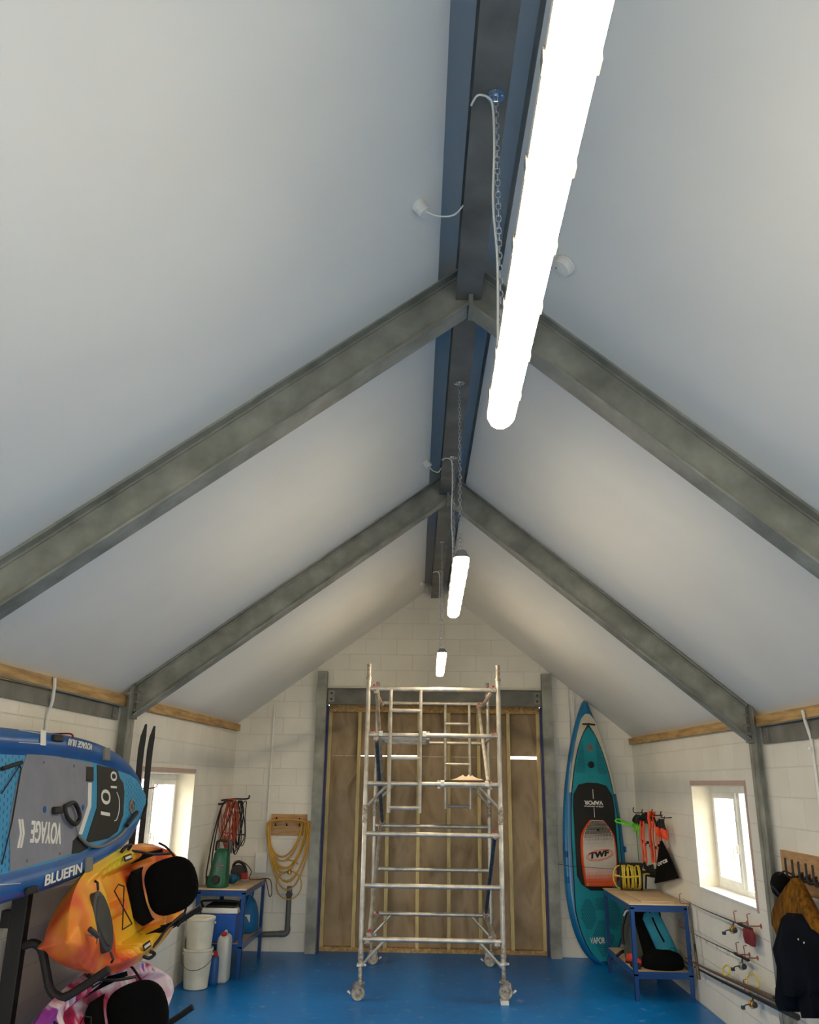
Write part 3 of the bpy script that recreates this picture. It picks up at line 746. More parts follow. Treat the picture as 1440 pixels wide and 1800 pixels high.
    # carry loops, d-ring blocks
    def block(u, v, w, h, mt=m_black, hh=RR, name='fitting'):
        c = P(*uw(u, v, hh), hh+.004); mb = MB(); mb.obox(c, U*w/2, W*h/2, Nn*.012); return mb.build(name, mt, root, bevel=.006)
    block(100, 1298, .13, .04, name='rail_handle'); block(54, 1565, .13, .04, name='rail_handle')
    block(186, 1326, .11, .09, m_mgrey, name='accessory_mount'); block(155, 1520, .10, .09, m_mgrey, name='accessory_mount')
    block(155, 1361, .13, .10, m_black, HD, name='seat_clip')
    for u, v, l in ((20, 1300, 0), ):
        pass
    mb = MB()
    for (a, b) in (((32, 1283), (80, 1291)), ((32, 1305), (80, 1308)), ((-8, 1556), (35, 1553))):
        mb.tube([P(*uw(*a, RR), RR+.004), P(*uw(*b, RR), RR+.004)], .0022, 5)
    mb.build('printed_lines', m_white, root)
    c = uw(75, 1297, RR); mb = MB(); mb.obox(P(*c, RR+.003), U*.035, W*.045, Nn*.002); mb.build('white_label', m_white, root, smooth=False)
    # valve at the tip, scupper dots, bungee, leash
    c = P(*uw(229, 1418, HD), H1); MB().lathe([(.055, 0), (.055, .012), (.042, .016), (.042, .008), (.02, .008), (.02, .018)], c, Nn, 20).build('valve', m_mgrey, root)
    for u, v in ((77, 1423), (145, 1420)):
        MB().lathe([(.02, 0), (.02, .004)], P(*uw(u, v, H1), H1+.004), Nn, 12).build('drain_plug', m_bblue, pad)
    for u, v in ((76, 1340), (129, 1346), (46, 1513), (104, 1501)):
        MB().lathe([(.009, 0), (.009, .006)], P(*uw(u, v, H1), H1+.004), Nn, 8).build('stud', m_mgrey, pad)
    # perforations of the blue foam pad
    mb = MB(); 
    for i in range(13):
        for j in range(17):
            s = 1.78+i*.037; w = -.34+j*.042+(i % 2)*.021
            if abs(w) < inner(s)-.03 and s < tip2-.03 and (s-1.9)**2+(w+.02)**2 > .0: mb.obox(P(s, w+cent(s), H1+.0005), U*.004, W*.009, Nn*.0005)
    for i in range(26):
        for j in range(17):
            s = -.95+i*.04; w = -.36+j*.043+(i % 2)*.021
            if abs(w) < inner(s)-.02: mb.obox(P(s, w+cent(s), H1+.0005), U*.004, W*.010, Nn*.0005)
    mb.build('pad_dimples', m_bblue, pad, smooth=False)
    mb = MB()
    for path in ([(0, 1352), (34, 1341)],): mb.tube([P(*uw(*q, H1), H1+.012) for q in path], .012, 8)
    mb.tube([P(*uw(*q, H1), H1+.01) for q in [(0, 1395), (32, 1346), (34, 1352), (18, 1445), (0, 1520)]], .004, 6); mb.build('bungee', m_black, pad)
    # paddle leash with handle cuff
    mb = MB(); mb.obox(P(*uw(96, 1425, H1), H1+.02), U*.06, W*.022, Nn*.014); cuff = mb.build('leash_cuff', m_black, pad, bevel=.008)
    pts = [P(*uw(u, v, H1), H1+.03) for u, v in [(107, 1418), (122, 1412), (130, 1425), (132, 1440), (124, 1450), (112, 1440), (107, 1428)]]
    mb = MB(); mb.tube(smooth_path(pts+[pts[0]], 4)[:-1], .014, 8, closed=True); mb.build('leash_loop', m_black, cuff)
    mb = MB(); pts = [P(*uw(u, v, H1), H1+.02) for u, v in [(127, 1450), (131, 1463), (138, 1475), (155, 1487), (175, 1488), (198, 1476), (215, 1460), (226, 1438)]]
    mb.tube(smooth_path(pts, 5), [.004 if i < 8 else .011 for i in range(36)], 8); mb.build('leash', m_mgrey, root)
    mb = MB(); mb.tube([P(*uw(216, 1452, H1), H1+.03), P(*uw(234, 1429, H1), H1+.03)], .017, 8); mb.build('leash_grip', m_black, root)
    mb = MB(); pts = [P(tip-.10, .10, .0), P(tip-.03, .07, .02), P(tip+.02, 0, .03), P(tip-.01, -.07, .02), P(tip-.07, -.12, 0)]; mb.tube(smooth_path(pts, 5), .008, 6); mb.build('nose_handle', m_black, root)
    return root
m_bblue = mat('board_blue', srgb(0, 90, 164), .35, c2=srgb(0, 78, 148), scale=4, coat=.15)
m_padblue = mat('pad_light_blue', srgb(58, 150, 196), .6)
m_padgrey = mat('pad_grey', srgb(132, 134, 146), .8)
m_blackpad = mat('pad_black', srgb(18, 20, 22), .6)
m_foam = mat('black_foam', srgb(26, 24, 24), .7, bump=.3, bscale=60)
left_board()

# red wall hooks holding the board
def red_hook(pts, lab, r=.006):
    o = thing('wall_hook', lab, 'hook', pts[0])
    MB().tube(smooth_path(pts, 5), r, 6).build('hook_arm', m_red2, o)
    MB().lathe([(.02, 0), (.02, .004)], Vector(pts[0]), (1 if pts[0][0] < 0 else -1, 0, 0), 10).build('wall_plate', m_red2, o)
    return o
m_red2 = mat('red_dipped_hook', srgb(132, 22, 22), .4)
red_hook([(XL+.002, 5.55, 2.36), (-2.45, 5.55, 2.37), (-2.36, 5.55, 2.37), (-2.34, 5.55, 2.345)], 'thin red hook over the top rail of the blue paddle board')
red_hook([(XL+.002, 7.68, 2.02), (-2.55, 7.66, 2.01), (-2.44, 7.68, 2.02), (-2.42, 7.68, 2.05)], 'red wall hook holding the black skis left of the left window')

# ---- rack: uprights on the wall with padded J arms
def rack(y, lab, arms):
    o = thing('kayak_rack', lab, 'rack', (XL+.06, y, 0), 'black wall racks for the kayaks')
    m = MB(); m.box((-2.60, y-.035, .0), (-2.50, y+.035, 1.50)); m.box((XL+.001, y-.03, 1.2), (-2.60, y+.03, 1.3)); m.box((XL+.001, y-.03, .2), (-2.60, y+.03, .3)); m.build('upright', m_black, o, smooth=False, bevel=.004)
    for z in arms:
        pts = [(-2.50, y, z+.27), (-2.44, y, z+.285), (-2.385, y, z+.25), (-2.34, y, z+.14), (-2.30, y, z+.04), (-2.25, y, z-.0), (-2.18, y, z+.005), (-1.95, y, z+.15)]
        MB().tube(smooth_path(pts, 6), .026, 10).build('padded_arm', m_foam, o)
    return o
rack(5.62, 'black kayak rack upright with padded arms under the paddle board', (.83, .10))
rack(7.75, 'black kayak rack upright hidden behind the orange kayak', (.90, .14))

# ---- sit-on-top kayaks lying on their sides
def kayak(loc, mt, name_lab, lab_seat, shift_seat=0, tilt=.33, rise=.0):
    """local: a along the hull (bow a=0 towards the camera), s across (+ up), h = deck height"""
    L = 2.75; HB = .385
    root = thing('kayak', name_lab, 'kayak', loc, 'sit-on-top kayaks on the wall rack')
    base = Vector(loc); U = Vector((0, 1, rise)).normalized(); Nn = Vector((math.cos(tilt), 0, math.sin(tilt))); Nn = (Nn-U*Nn.dot(U)).normalized(); W = Nn.cross(U)
    def P(a, s, h): return base+U*a+W*s+Nn*h
    def hw(t):    # half width, blunt bow, rounder stern
        return HB*(math.sin(PI*min(1, t*1.0)**.62)**.55 if 0 < t < 1 else 0)
    def hwid(t):
        if t <= 0 or t >= 1: return .008
        b = (1-(1-min(1, t/.52))**2.1)**.72; c = (1-(1-min(1, (1-t)/.46))**2.3)**.66
        return HB*b*c+.004
    def rock(t): return .13*max(0, (.28-t)/.28)**1.6+.06*max(0, (t-.8)/.2)**2   # bow rise
    def sst(x, a, b): x = max(0, min(1, (x-a)/(b-a))); return x*x*(3-2*x)
    def deck(t, q):      # q in -1..1
        r = rock(t)
        edge = 1-abs(q)**3.2
        z = r+.055*edge                                     # gentle crown
        well = sst(t, .30, .36)*(1-sst(t, .66, .70))*(1-sst(abs(q), .58, .74))
        z -= .155*well
        rear = sst(t, .75, .78)*(1-sst(t, .93, .96))*(1-sst(abs(q), .50, .64)); z -= .085*rear
        ridge = well*(1-sst(abs(q), .06, .16))*(1-sst(t, .50, .56)); z += .07*ridge
        for k in range(5):                                     # foot braces
            tt = .335+.034*k
            z += -.085*math.exp(-((t-tt)/.011)**4)*math.exp(-((abs(q)-.72)/.10)**4)
        z += .03*math.exp(-((abs(q)-.86)/.07)**2)*sst(t, .2, .3)*(1-sst(t, .86, .93))
        z += .02*math.exp(-((t-.215)/.09)**4)*math.exp(-(q/.55)**4)
        return z
    def hull(t, q):
        r = rock(t); d = .24*(math.sin(PI*min(.999, max(.001, t))**.8)**.35)
        keel = .05*math.exp(-(q/.12)**2)
        return r-.01-(d*(1-abs(q)**2.6)+keel*sst(t, .0, .1))
    NT, NQ = 260, 64
    secs = []
    for i in range(NT+1):
        t = i/NT; t = t-.045*math.sin(2*PI*t)
        t = min(.9995, max(.0005, t)); w = hwid(t); sec = []
        for j in range(NQ+1):
            q = -1+2*j/NQ; qq = math.copysign(abs(q)**.92, q); fl = min(1, w/.10)
            sec.append(P(t*L, qq*w, rock(t)+(deck(t, qq)-rock(t))*fl))
        for j in range(NQ-1, 0, -1):
            q = -1+2*j/NQ; fl = min(1, w/.14); sec.append(P(t*L, q*w*1.0, rock(t)-.01+(hull(t, q)-rock(t)+.01)*max(.25, fl)))
        secs.append(sec)
    m = MB(); m.loft(secs); m.build('hull', mt, root, ang=48)
    # hatch
    def D(t, s):
        w = hwid(t); return deck(t, max(-1, min(1, s/w)))
    t0 = .215
    m = MB(); nv = 28; ring = []
    prof = [(1.0, .0), (1.02, .014), (.95, .022), (.86, .022), (.82, .03), (.5, .034), (0.02, .036)]
    rings = [[P(t0*L+math.cos(2*PI*k/nv)*.12*r, math.sin(2*PI*k/nv)*.185*r, D(t0, 0)+h) for k in range(nv)] for r, h in prof]
    m.loft([[p-Nn*.03 for p in rings[0]]]+rings); m.build('hatch_cover', m_dgrey, root)
    m = MB()
    for s in (-1, 1):
        m.tube([P(t0*L, s*.19, D(t0, 0)+.02), P(t0*L-.01, s*.235, D(t0, 0)+.03), P(t0*L+.005, s*.25, D(t0, 0)+.01)], .008, 6)
    m.build('hatch_strap', m_black, root)
    # bow carry handle
    tb = .085
    m = MB(); m.tube([P(tb*L, -.02, D(tb, 0)+.01), P(tb*L+.04, -.05, D(tb, 0)+.05), P(tb*L+.08, -.09, D(tb, 0)+.02)], .005, 6); bh = m.build('bow_cord', m_mgrey, root)
    m = MB(); m.tube([P(tb*L, .01, D(tb, 0)+.03), P(tb*L+.05, -.05, D(tb, 0)+.05)], .016, 8); m.build('grip', m_dgrey, bh)
    # deck bungee in the cockpit
    hb = D(.47, 0)+.02
    m = MB(); ptsb = [(.40, .13), (.47, -.13), (.40, -.13), (.47, .13), (.435, .16), (.40, .13)]
    for a, b in zip(ptsb, ptsb[1:]): m.tube([P(a[0]*L, a[1], hb+.02), P(b[0]*L, b[1], hb+.02)], .0045, 6)
    m.build('bungee', m_black, root)
    # side handles
    for s in (-1, 1):
        t1 = .50; w = hwid(t1); m = MB(); m.tube(smooth_path([P(t1*L-.07, s*w*.93, .035), P(t1*L-.06, s*w*1.0, .07), P(t1*L+.06, s*w*1.0, .07), P(t1*L+.07, s*w*.93, .035)], 4), .012, 6); m.build('side_handle', m_black, root)
        m = MB(); c = P((t1-.0)*L, s*w*.80, D(t1-.0, s*w*.80)+.008); m.obox(c, U*.075, W*.022, Nn*.003); lb = m.build('hull_label', m_black, root, smooth=False)
        m = MB(); m.obox(c+Nn*.004, U*.06, W*.009, Nn*.0015); m.build('label_mark', m_white, lb, smooth=False)
    # seat: cushion in the well, wings, tall backrest standing off the deck
    ts = .585+shift_seat
    a0 = ts*L
    z0 = D(ts-.02, 0)
    m = MB(); rows = []
    for i in range(13):
        r = []
        for j in range(13):
            a = a0-.17+.23*i/12; s = -.20+.40*j/12; e = (1-abs(2*j/12-1)**4)*(1-abs(2*i/12-1)**6)
            r.append(P(a, s, z0+.005+.05*e+.07*abs(2*j/12-1)**3))
        rows.append(r)
    m.grid(rows, -Nn*.02); seat = m.build('seat', m_blackf, root, ang=60)
    seat['label'] = lab_seat
    m = MB(); nb = 32; lay = []
    for dz, k in ((-.03, .78), (-.026, .94), (-.01, 1.0), (.012, 1.0), (.026, .93), (.032, .75), (.034, .3), (.034, .02)):
        ring = []
        for q in range(nb):
            th = 2*PI*q/nb; cx_ = math.cos(th); cz_ = math.sin(th)
            ex = math.copysign(abs(cx_)**.75, cx_); ez = math.copysign(abs(cz_)**.75, cz_)
            s = ex*.205*k; h = z0+.25+ez*.20*k
            ring.append(P(a0+.07+dz+.10*(h-z0)-.10*(ex*k)**2*.6, s, h))
        lay.append(ring)
    m.loft(lay); m.build('backrest', m_blackf, seat, ang=60)
    for s in (-1, 1):
        m = MB(); rows = []
        for i in range(9):
            t = i/8; a = a0-.20+.26*t; hgt = .02+.17*t
            rows.append([P(a, s*(.245), z0+.03), P(a, s*(.262+.02*math.sin(PI*t)), z0+.05+hgt*.5), P(a, s*(.255), z0+.06+hgt)])
        m.grid(rows, W*s*.03); m.build('seat_wing', m_blackf, seat, ang=60)
        m = MB(); pts = [P(a0+.06, s*.23, z0+.30), P(a0-.10, s*.27, z0+.22), P(a0-.24, s*.32, .08), P(a0-.30, s*.345, .045)]
        m.tube(smooth_path(pts, 4), .011, 6); m.build('strap', m_black, seat)
        m = MB(); pts = [P(a0+.08, s*.2, z0+.32), P(a0+.2, s*.28, .14), P(a0+.32, s*.33, .05)]
        m.tube(smooth_path(pts, 4), .009, 6); m.build('strap', m_black, seat)
    return root
m_kor = ramp_mat('orange_yellow_kayak', [(.30, srgb(196, 66, 30)), (.42, srgb(222, 96, 40)), (.50, srgb(236, 140, 46)), (.58, srgb(238, 178, 44)), (.70, srgb(222, 200, 44))], scale=1.7, rough=.38, distort=.7, detail=2, stretch=(1, .8, 1))
m_kpk = ramp_mat('pink_white_kayak', [(.32, srgb(146, 22, 74)), (.43, srgb(206, 44, 92)), (.50, srgb(226, 180, 200)), (.57, srgb(232, 226, 230)), (.66, srgb(150, 60, 160)), (.78, srgb(110, 50, 140))], scale=2.6, rough=.38, distort=1.4, detail=2)
kayak((-2.17, 5.18, 1.165), m_kor, 'orange and yellow sit-on-top kayak lying on its side on the upper rack arms', 'black padded kayak seat', shift_seat=.07, rise=.045)
kayak((-2.13, 4.72, .50), m_kpk, 'pink, purple and white sit-on-top kayak on the lowest rack arms', 'black padded kayak seat', tilt=.36)

# ---- skis beside the left column
def ski(y, x, lab, w=.075, h=2.53):
    o = thing('ski', lab, 'ski', (x, y, 0), 'black skis beside the left column')
    m = MB(); rows = []
    for i in range(25):
        z = .02+h*i/24; t = z/h; b = .02*max(0, (t-.90)/.10)**1.8+.012*math.sin(PI*t*1.0)
        ww = w*(.5-.06*math.sin(PI*t))*(1 if t < .95 else max(.25, 1-((t-.95)/.05)**2*.75))
        rows.append([(x+b-ww*.55, y-ww*.3, z), (x+b+ww*.55, y+ww*.3, z)])
    m.grid(rows, (-.010, .008, 0)); m.build('ski_body', m_black, o, smooth=False)
    m = MB(); m.box((x, y-.025, h*.45), (x+.04, y+.025, h*.58)); m.build('binding', m_dgrey, o, bevel=.005)
ski(7.38, XL+.16, 'black ski standing beside the left column, nearer of two')
ski(7.63, XL+.155, 'black ski standing against the left wall, closer to the window')

# conduits on walls
def conduit(pts, lab, r=.012, mt=m_white, name='conduit'):
    m = MB(); m.tube(pts, r, 10); o = thing(name, lab, 'conduit', pts[-1]); m.build('pipe', mt, o)
    for k in range(2):
        p = Vector(pts[0]).lerp(Vector(pts[-1]), .3+.45*k); m = MB(); m.lathe([(r*1.7, -.01), (r*1.7, .01)], p, Vector(pts[-1])-Vector(pts[0]), 10); m.build('saddle_clip', mt, o)
    return o
conduit([(XL+.06, 5.72, 2.755), (XL+.058, 5.74, 2.70), (XL+.04, 5.78, 2.60), (XL+.014, 5.80, 2.50), (XL+.014, 5.80, 1.2)], 'white cable conduit on the left wall above the paddle board')
conduit([(XR-.065, 6.20, 2.64), (XR-.05, 6.21, 2.56), (XR-.018, 6.23, 2.45), (XR-.014, 6.24, 1.75)], 'white cable conduit on the right wall above the hook board')
conduit([(-2.155, YF-.014, 3.08), (-2.155, YF-.014, 1.2)], 'white conduit on the gable wall above the yellow hose', .016)
conduit([(1.955, YF-.014, 3.48), (1.955, YF-.014, 1.9)], 'white conduit on the gable wall left of the teal board', .012)
conduit([(2.03, YF-.014, 3.42), (2.03, YF-.014, 2.4)], 'white conduit on the gable wall right behind the teal board', .008)
m = MB(); m.box((-2.28, YF-.05, .93), (-2.12, YF-.002, 1.18)); tag(m.build('junction_box', m_white, bevel=.006), 'white box at the foot of the conduit left of the yellow hose', 'junction box')
# waste pipe
m_pipe = mat('grey_pipe', srgb(96, 98, 100), .5)
o = thing('waste_pipe', 'dark grey waste pipe with elbow under the yellow hose', 'pipe', (-1.80, YF-.05, .22))
MB().tube([(-1.80, YF-.05, .78), (-1.80, YF-.05, .27)], .033, 14).build('upright_pipe', m_pipe, o)
MB().tube(smooth_path([(-1.80, YF-.05, .30), (-1.80, YF-.05, .25), (-1.83, YF-.055, .22), (-1.9, YF-.06, .215)], 4), .038, 14).build('elbow', m_pipe, o)
MB().tube([(-1.88, YF-.06, .215), (-2.55, YF-.06, .19)], .033, 14).build('low_pipe', m_pipe, o)
MB().tube([(-1.80, YF-.012, .68), (-1.80, YF-.09, .68)], .04, 10).build('pipe_clip', m_dgrey, o)

# ---- workbenches
def bench(x0, x1, y0, y1, h, lab, sh=.33, loc=None):
    o = thing('workbench', lab, 'workbench', ((x0+x1)/2, (y0+y1)/2, 0), 'blue steel workbenches')
    for x, sx_ in ((x0, 1), (x1, -1)):
        for y, sy in ((y0, 1), (y1, -1)):
            m = MB(); m.box((min(x, x+sx_*.045), min(y, y+sy*.004), 0), (max(x, x+sx_*.045), max(y, y+sy*.004), h-.012)); m.box((min(x, x+sx_*.004), min(y, y+sy*.045), 0), (max(x, x+sx_*.004), max(y, y+sy*.045), h-.012)); m.build('leg', m_blue, o, smooth=False)
    for z, nm in ((h-.012, 'top'), (sh, 'shelf')):
        m = MB(); d = .065
        m.box((x0+.004, y0+.004, z-d), (x1-.004, y0+.009, z)); m.box((x0+.004, y1-.009, z-d), (x1-.004, y1-.004, z)); m.box((x0+.004, y0+.004, z-d), (x0+.009, y1-.004, z)); m.box((x1-.009, y0+.004, z-d), (x1-.004, y1-.004, z))
        m.box((x0+.004, y0+.0, z-d*.62), (x1-.004, y0+.005, z-d*.38)); m.build(nm+'_rail', m_blue, o, smooth=False)
    m = MB(); m.box((x0-.008, y0-.008, h-.012), (x1+.008, y1+.008, h)); m.build('worktop', m_mdf, o, smooth=False, bevel=.002)
    m = MB(); m.box((x0+.01, y0+.01, sh-.02), (x1-.01, y1-.01, sh-.004)); m.build('shelf', m_mdf, o, smooth=False)
    return o
BH = .91
bench(-2.625, -2.065, 10.18, 11.38, BH, 'blue steel workbench with board top in the far left corner', sh=.345)
bench(2.145, 2.755, 9.58, 10.93, BH, 'blue steel workbench with board top in the far right corner', sh=.27)
m = MB(); m.box((2.30, 9.72, BH+.001), (2.66, 10.45, BH+.012)); tag(m.build('board_offcut', m_mdf, smooth=False), 'thin board offcut lying on top of the right workbench', 'board')

# pressure washer
def washer():
    x, y = -2.435, 10.36; z = BH+.001
    o = thing('pressure_washer', 'green upright pressure washer with black handle on the left workbench', 'pressure washer', (x, y, z))
    secs = []
    for h, wx, wy, dy in ((0, .115, .12, 0), (.03, .12, .125, 0), (.10, .112, .115, .005), (.25, .098, .10, .02), (.36, .085, .085, .03), (.40, .07, .07, .035), (.41, .05, .05, .035)):
        sec = []
        for k in range(24):
            a = 2*PI*k/24; c, s = math.cos(a), math.sin(a)
            sec.append((x+.05*h+math.copysign(abs(c)**.6, c)*wx, y+dy+math.copysign(abs(s)**.6, s)*wy, z+h))
        secs.append(sec)
    m = MB(); m.loft(secs); m.build('body', mat('washer_green', srgb(0, 82, 56), .4, c2=srgb(0, 72, 50)), o, ang=40)
    m = MB(); m.tube(smooth_path([(x-.06, y+.03, z+.385), (x-.055, y+.03, z+.47), (x-.03, y+.03, z+.495), (x+.05, y+.03, z+.495), (x+.085, y+.03, z+.47), (x+.095, y+.03, z+.385)], 4), .014, 8); m.build('handle', m_black, o)
    m = MB(); m.lathe([(.045, 0), (.05, .01), (.04, .03)], (x-.0, y-.108, z+.085), (0, -1, 0), 16); m.build('control_knob', m_black, o)
    m = MB(); m.obox((x+.02, y-.089, z+.235), (.055, 0, 0), (0, .004, .0), (0, 0, .005)); m.build('brand_stripe', mat('faded_red_grey', srgb(120, 90, 90), .5), o, smooth=False)
    m = MB(); m.lathe([(.05, -.02), (.055, 0), (.05, .02)], (x-.12, y+.03, z+.06), (1, 0, 0), 14); m.build('wheel', m_black, o)
    m = MB(); m.box((x+.08, y+.02, z+.36), (x+.125, y+.07, z+.50)); m.build('holder', m_dgrey, o, bevel=.005)
washer()
# black high pressure hose looping from the hook to the washer and coiled flex
def cable_loops(name, lab, cat, c, n, w, h, mt, r=.0055, grp=None, seed=1, y=None):
    random.seed(seed); o = thing(name, lab, cat, (c[0], c[1], c[2]-h), grp); m = MB()
    for i in range(n):
        ww = w*random.uniform(.35, 1); hh = h*random.uniform(.82, 1.05); ox = random.uniform(-w*.3, w*.3); oy = random.uniform(-.02, .02)
        pts = []
        for k in range(20):
            a = 2*PI*k/20; s = math.sin(a); cc = math.cos(a)
            pts.append((c[0]+ox+ww*.5*s*(1+.25*math.cos(a*2+i))+.008*math.sin(3*a+i), c[1]+oy+.012*math.sin(2*a+i), c[2]-hh/2+hh/2*cc))
        m.tube(pts, r, 6, closed=True)
    m.build('cable_loops', mt, o)
    m = MB(); m.tube([(c[0]-w*.45+w*.9*q/6, c[1]+.02*math.sin(q*2), c[2]-h*.66+.01*math.sin(q*3)) for q in range(7)], r*1.3, 6); m.build('tie_loop', mt, o)
    return o
m_cor = mat('orange_flex', srgb(176, 74, 44), .5)
cable_loops('extension_cable', 'bundle of orange extension cable hanging from the hook above the pressure washer', 'cable', (-2.53, 11.12, 1.86), 12, .17, .62, m_cor, .006, seed=3)
cable_loops('extension_cable', 'bundle of black flex with small plugs hanging right of the orange cable', 'cable', (-2.40, 11.16, 1.84), 7, .16, .62, m_black, .006, seed=8)
m = MB()
o = thing('pressure_hose', 'thin black hose looping down from the hook to the pressure washer', 'hose', (-2.62, 10.7, BH))
for q in (0, .05):
    pts = [(-2.50, 11.10, 1.84), (-2.60, 11.0, 1.80), (-2.62+q*.3, 10.75+q, 1.5), (-2.61+q*.5, 10.55+q, 1.2), (-2.60+q, 10.45+q, 1.0), (-2.56, 10.42, .96)]
    m.tube(smooth_path(pts, 6), .008, 8)
pts = [(-2.47, 11.10, 1.83), (-2.50, 10.9, 1.6), (-2.53, 10.7, 1.40), (-2.49, 10.5, 1.32)]
m.tube(smooth_path(pts, 6), .007, 8); m.build('hose_line', m_black, o)
o = thing('wall_hook', 'black forked hook carrying the orange and black cables on the left wall', 'hook', (XL+.002, 11.14, 1.86))
MB().tube(smooth_path([(XL+.0, 11.14, 1.84), (-2.5, 11.14, 1.86), (-2.32, 11.14, 1.865), (-2.30, 11.14, 1.91)], 4), .01, 8).build('hook_arm', m_black, o)
MB().tube(smooth_path([(XL+.0, 11.0, 1.80), (-2.62, 11.0, 1.80), (-2.56, 10.98, 1.82)], 4), .012, 8).build('hook_arm', m_black, o)
# power tools on the bench
def router(x, y):
    z = BH+.001; o = thing('power_tool', 'small blue and black power tool beside the pressure washer', 'power tool', (x, y, z))
    MB().lathe([(.035, -.07), (.05, -.06), (.052, -.02), (.048, .03), (.03, .05), (.015, .09)], (x, y, z+.055), (1, -.6, .1), 16).build('motor_housing', mat('tool_blue', srgb(22, 92, 130), .4), o)
    MB().lathe([(.02, 0), (.026, .02), (.024, .10), (.03, .13)], (x-.05, y+.05, z+.03), (-.6, .3, .55), 12).build('handle', m_black, o)
    MB().lathe([(.02, 0), (.022, .012)], (x+.085, y-.05, z), (0, 0, 1), 12).build('nozzle', mat('brass_yellow', srgb(196, 150, 60), .4), o)
router(-2.33, 10.68)
def saw(x, y):
    z = BH+.001; o = thing('circular_saw', 'black power saw with red details and trailing lead on the left workbench', 'power tool', (x, y, z))
    m = MB(); m.box((x-.12, y-.09, z), (x+.14, y+.07, z+.008)); m.build('base_plate', m_bolt, o, smooth=False)
    MB().lathe([(.0, -.03), (.085, -.03), (.09, -.015), (.09, .015), (.08, .03)], (x, y-.03, z+.095), (0, 1, 0), 22).build('blade_guard', m_dgrey, o)
    MB().lathe([(.04, 0), (.045, .02), (.042, .10), (.03, .12)], (x, y, z+.10), (0.3, 1, 0), 16).build('motor_housing', m_black, o)
    MB().tube(smooth_path([(x-.07, y, z+.13), (x-.05, y, z+.20), (x+.01, y, z+.215), (x+.07, y, z+.17), (x+.10, y, z+.09)], 5), .018, 8).build('handle', m_black, o)
    m = MB(); m.obox((x+.09, y-.05, z+.06), (.04, 0, .0), (0, .02, 0), (0, 0, .035)); m.build('battery_cap', m_red, o, bevel=.008)
    pts = [(x-.08, y, z+.10), (x-.06, y-.03, z+.2), (x+.06, y-.04, z+.215), (x+.17, y-.06, z+.12), (x+.15, y-.05, z+.03), (x+.25, y+.06, z+.012), (x+.33, y+.2, z+.01), (x+.38, y+.2, z-.03), (x+.40, y+.18, z-.16), (x+.37, y+.19, z-.19), (x+.33, y+.2, z-.06), (x+.30, y+.2, z+.012)]
    MB().tube(smooth_path(pts, 6), .006, 6).build('power_lead', mat('brown_flex', srgb(96, 56, 44), .5), o)
saw(-2.34, 11.0)

# yellow hose on its board
o = thing('hose_board', 'square plywood board with black pegs carrying the yellow hose', 'hook board', (-1.86, YF-.01, 1.39))
m = MB(); m.box((-2.105, YF-.018, 1.395), (-1.62, YF-.0, 1.665)); m.build('board', m_plyb, o, smooth=False)
for x, z in ((-2.02, 1.60), (-2.03, 1.52), (-1.88, 1.52), (-1.71, 1.52), (-1.71, 1.59)):
    MB().tube([(x, YF-.02, z), (x, YF-.09, z+.005), (x, YF-.10, z+.03)], .008, 6).build('peg', m_black, o)
o = thing('garden_hose', 'coiled yellow hose hanging on the plywood board left of the opening', 'hose', (-1.87, YF-.06, .64))
random.seed(4); m = MB()
for i in range(8):
    t = i/7; cx = -1.87+random.uniform(-.02, .02); wd = .235+.04*t+random.uniform(-.015, .02); drop = .42+.36*t+random.uniform(-.04, .04)
    pts = []
    for k in range(28):
        a = 2*PI*k/28; s, c = math.sin(a), math.cos(a)
        z = 1.545 + (.055*c if c > 0 else drop*c*(1.0)); x = cx+wd*s*(1.0 if c > 0 else (1-.08*c*c))+(.05*math.sin(a/2)**2*(i-4)/4)
        pts.append((x, YF-.05-.006*i-.01*math.sin(a+i), z))
    m.tube(pts, .0105, 8, closed=True)
m_yel = mat('yellow_hose', srgb(206, 158, 58), .45, c2=srgb(190, 140, 46))
m.build('coils', m_yel, o)
MB().tube(smooth_path([(-1.70, YF-.07, 1.05), (-1.78, YF-.09, 1.09), (-1.86, YF-.09, 1.10)], 4), .0085, 8).build('hose_end', m_yel, o)
pts = [(-1.80+.165*math.sin(2*PI*k/20), YF-.12, .80+.17*math.cos(2*PI*k/20)) for k in range(20)]
MB().tube(pts, .008, 6, closed=True).build('low_loop', m_yel, o)
MB().lathe([(.02, 0), (.028, .01), (.028, .04), (.018, .06)], (-1.80, YF-.13, .93), (0, 0, 1), 12).build('connector', mat('brass', srgb(180, 130, 50), .3, .7), o)

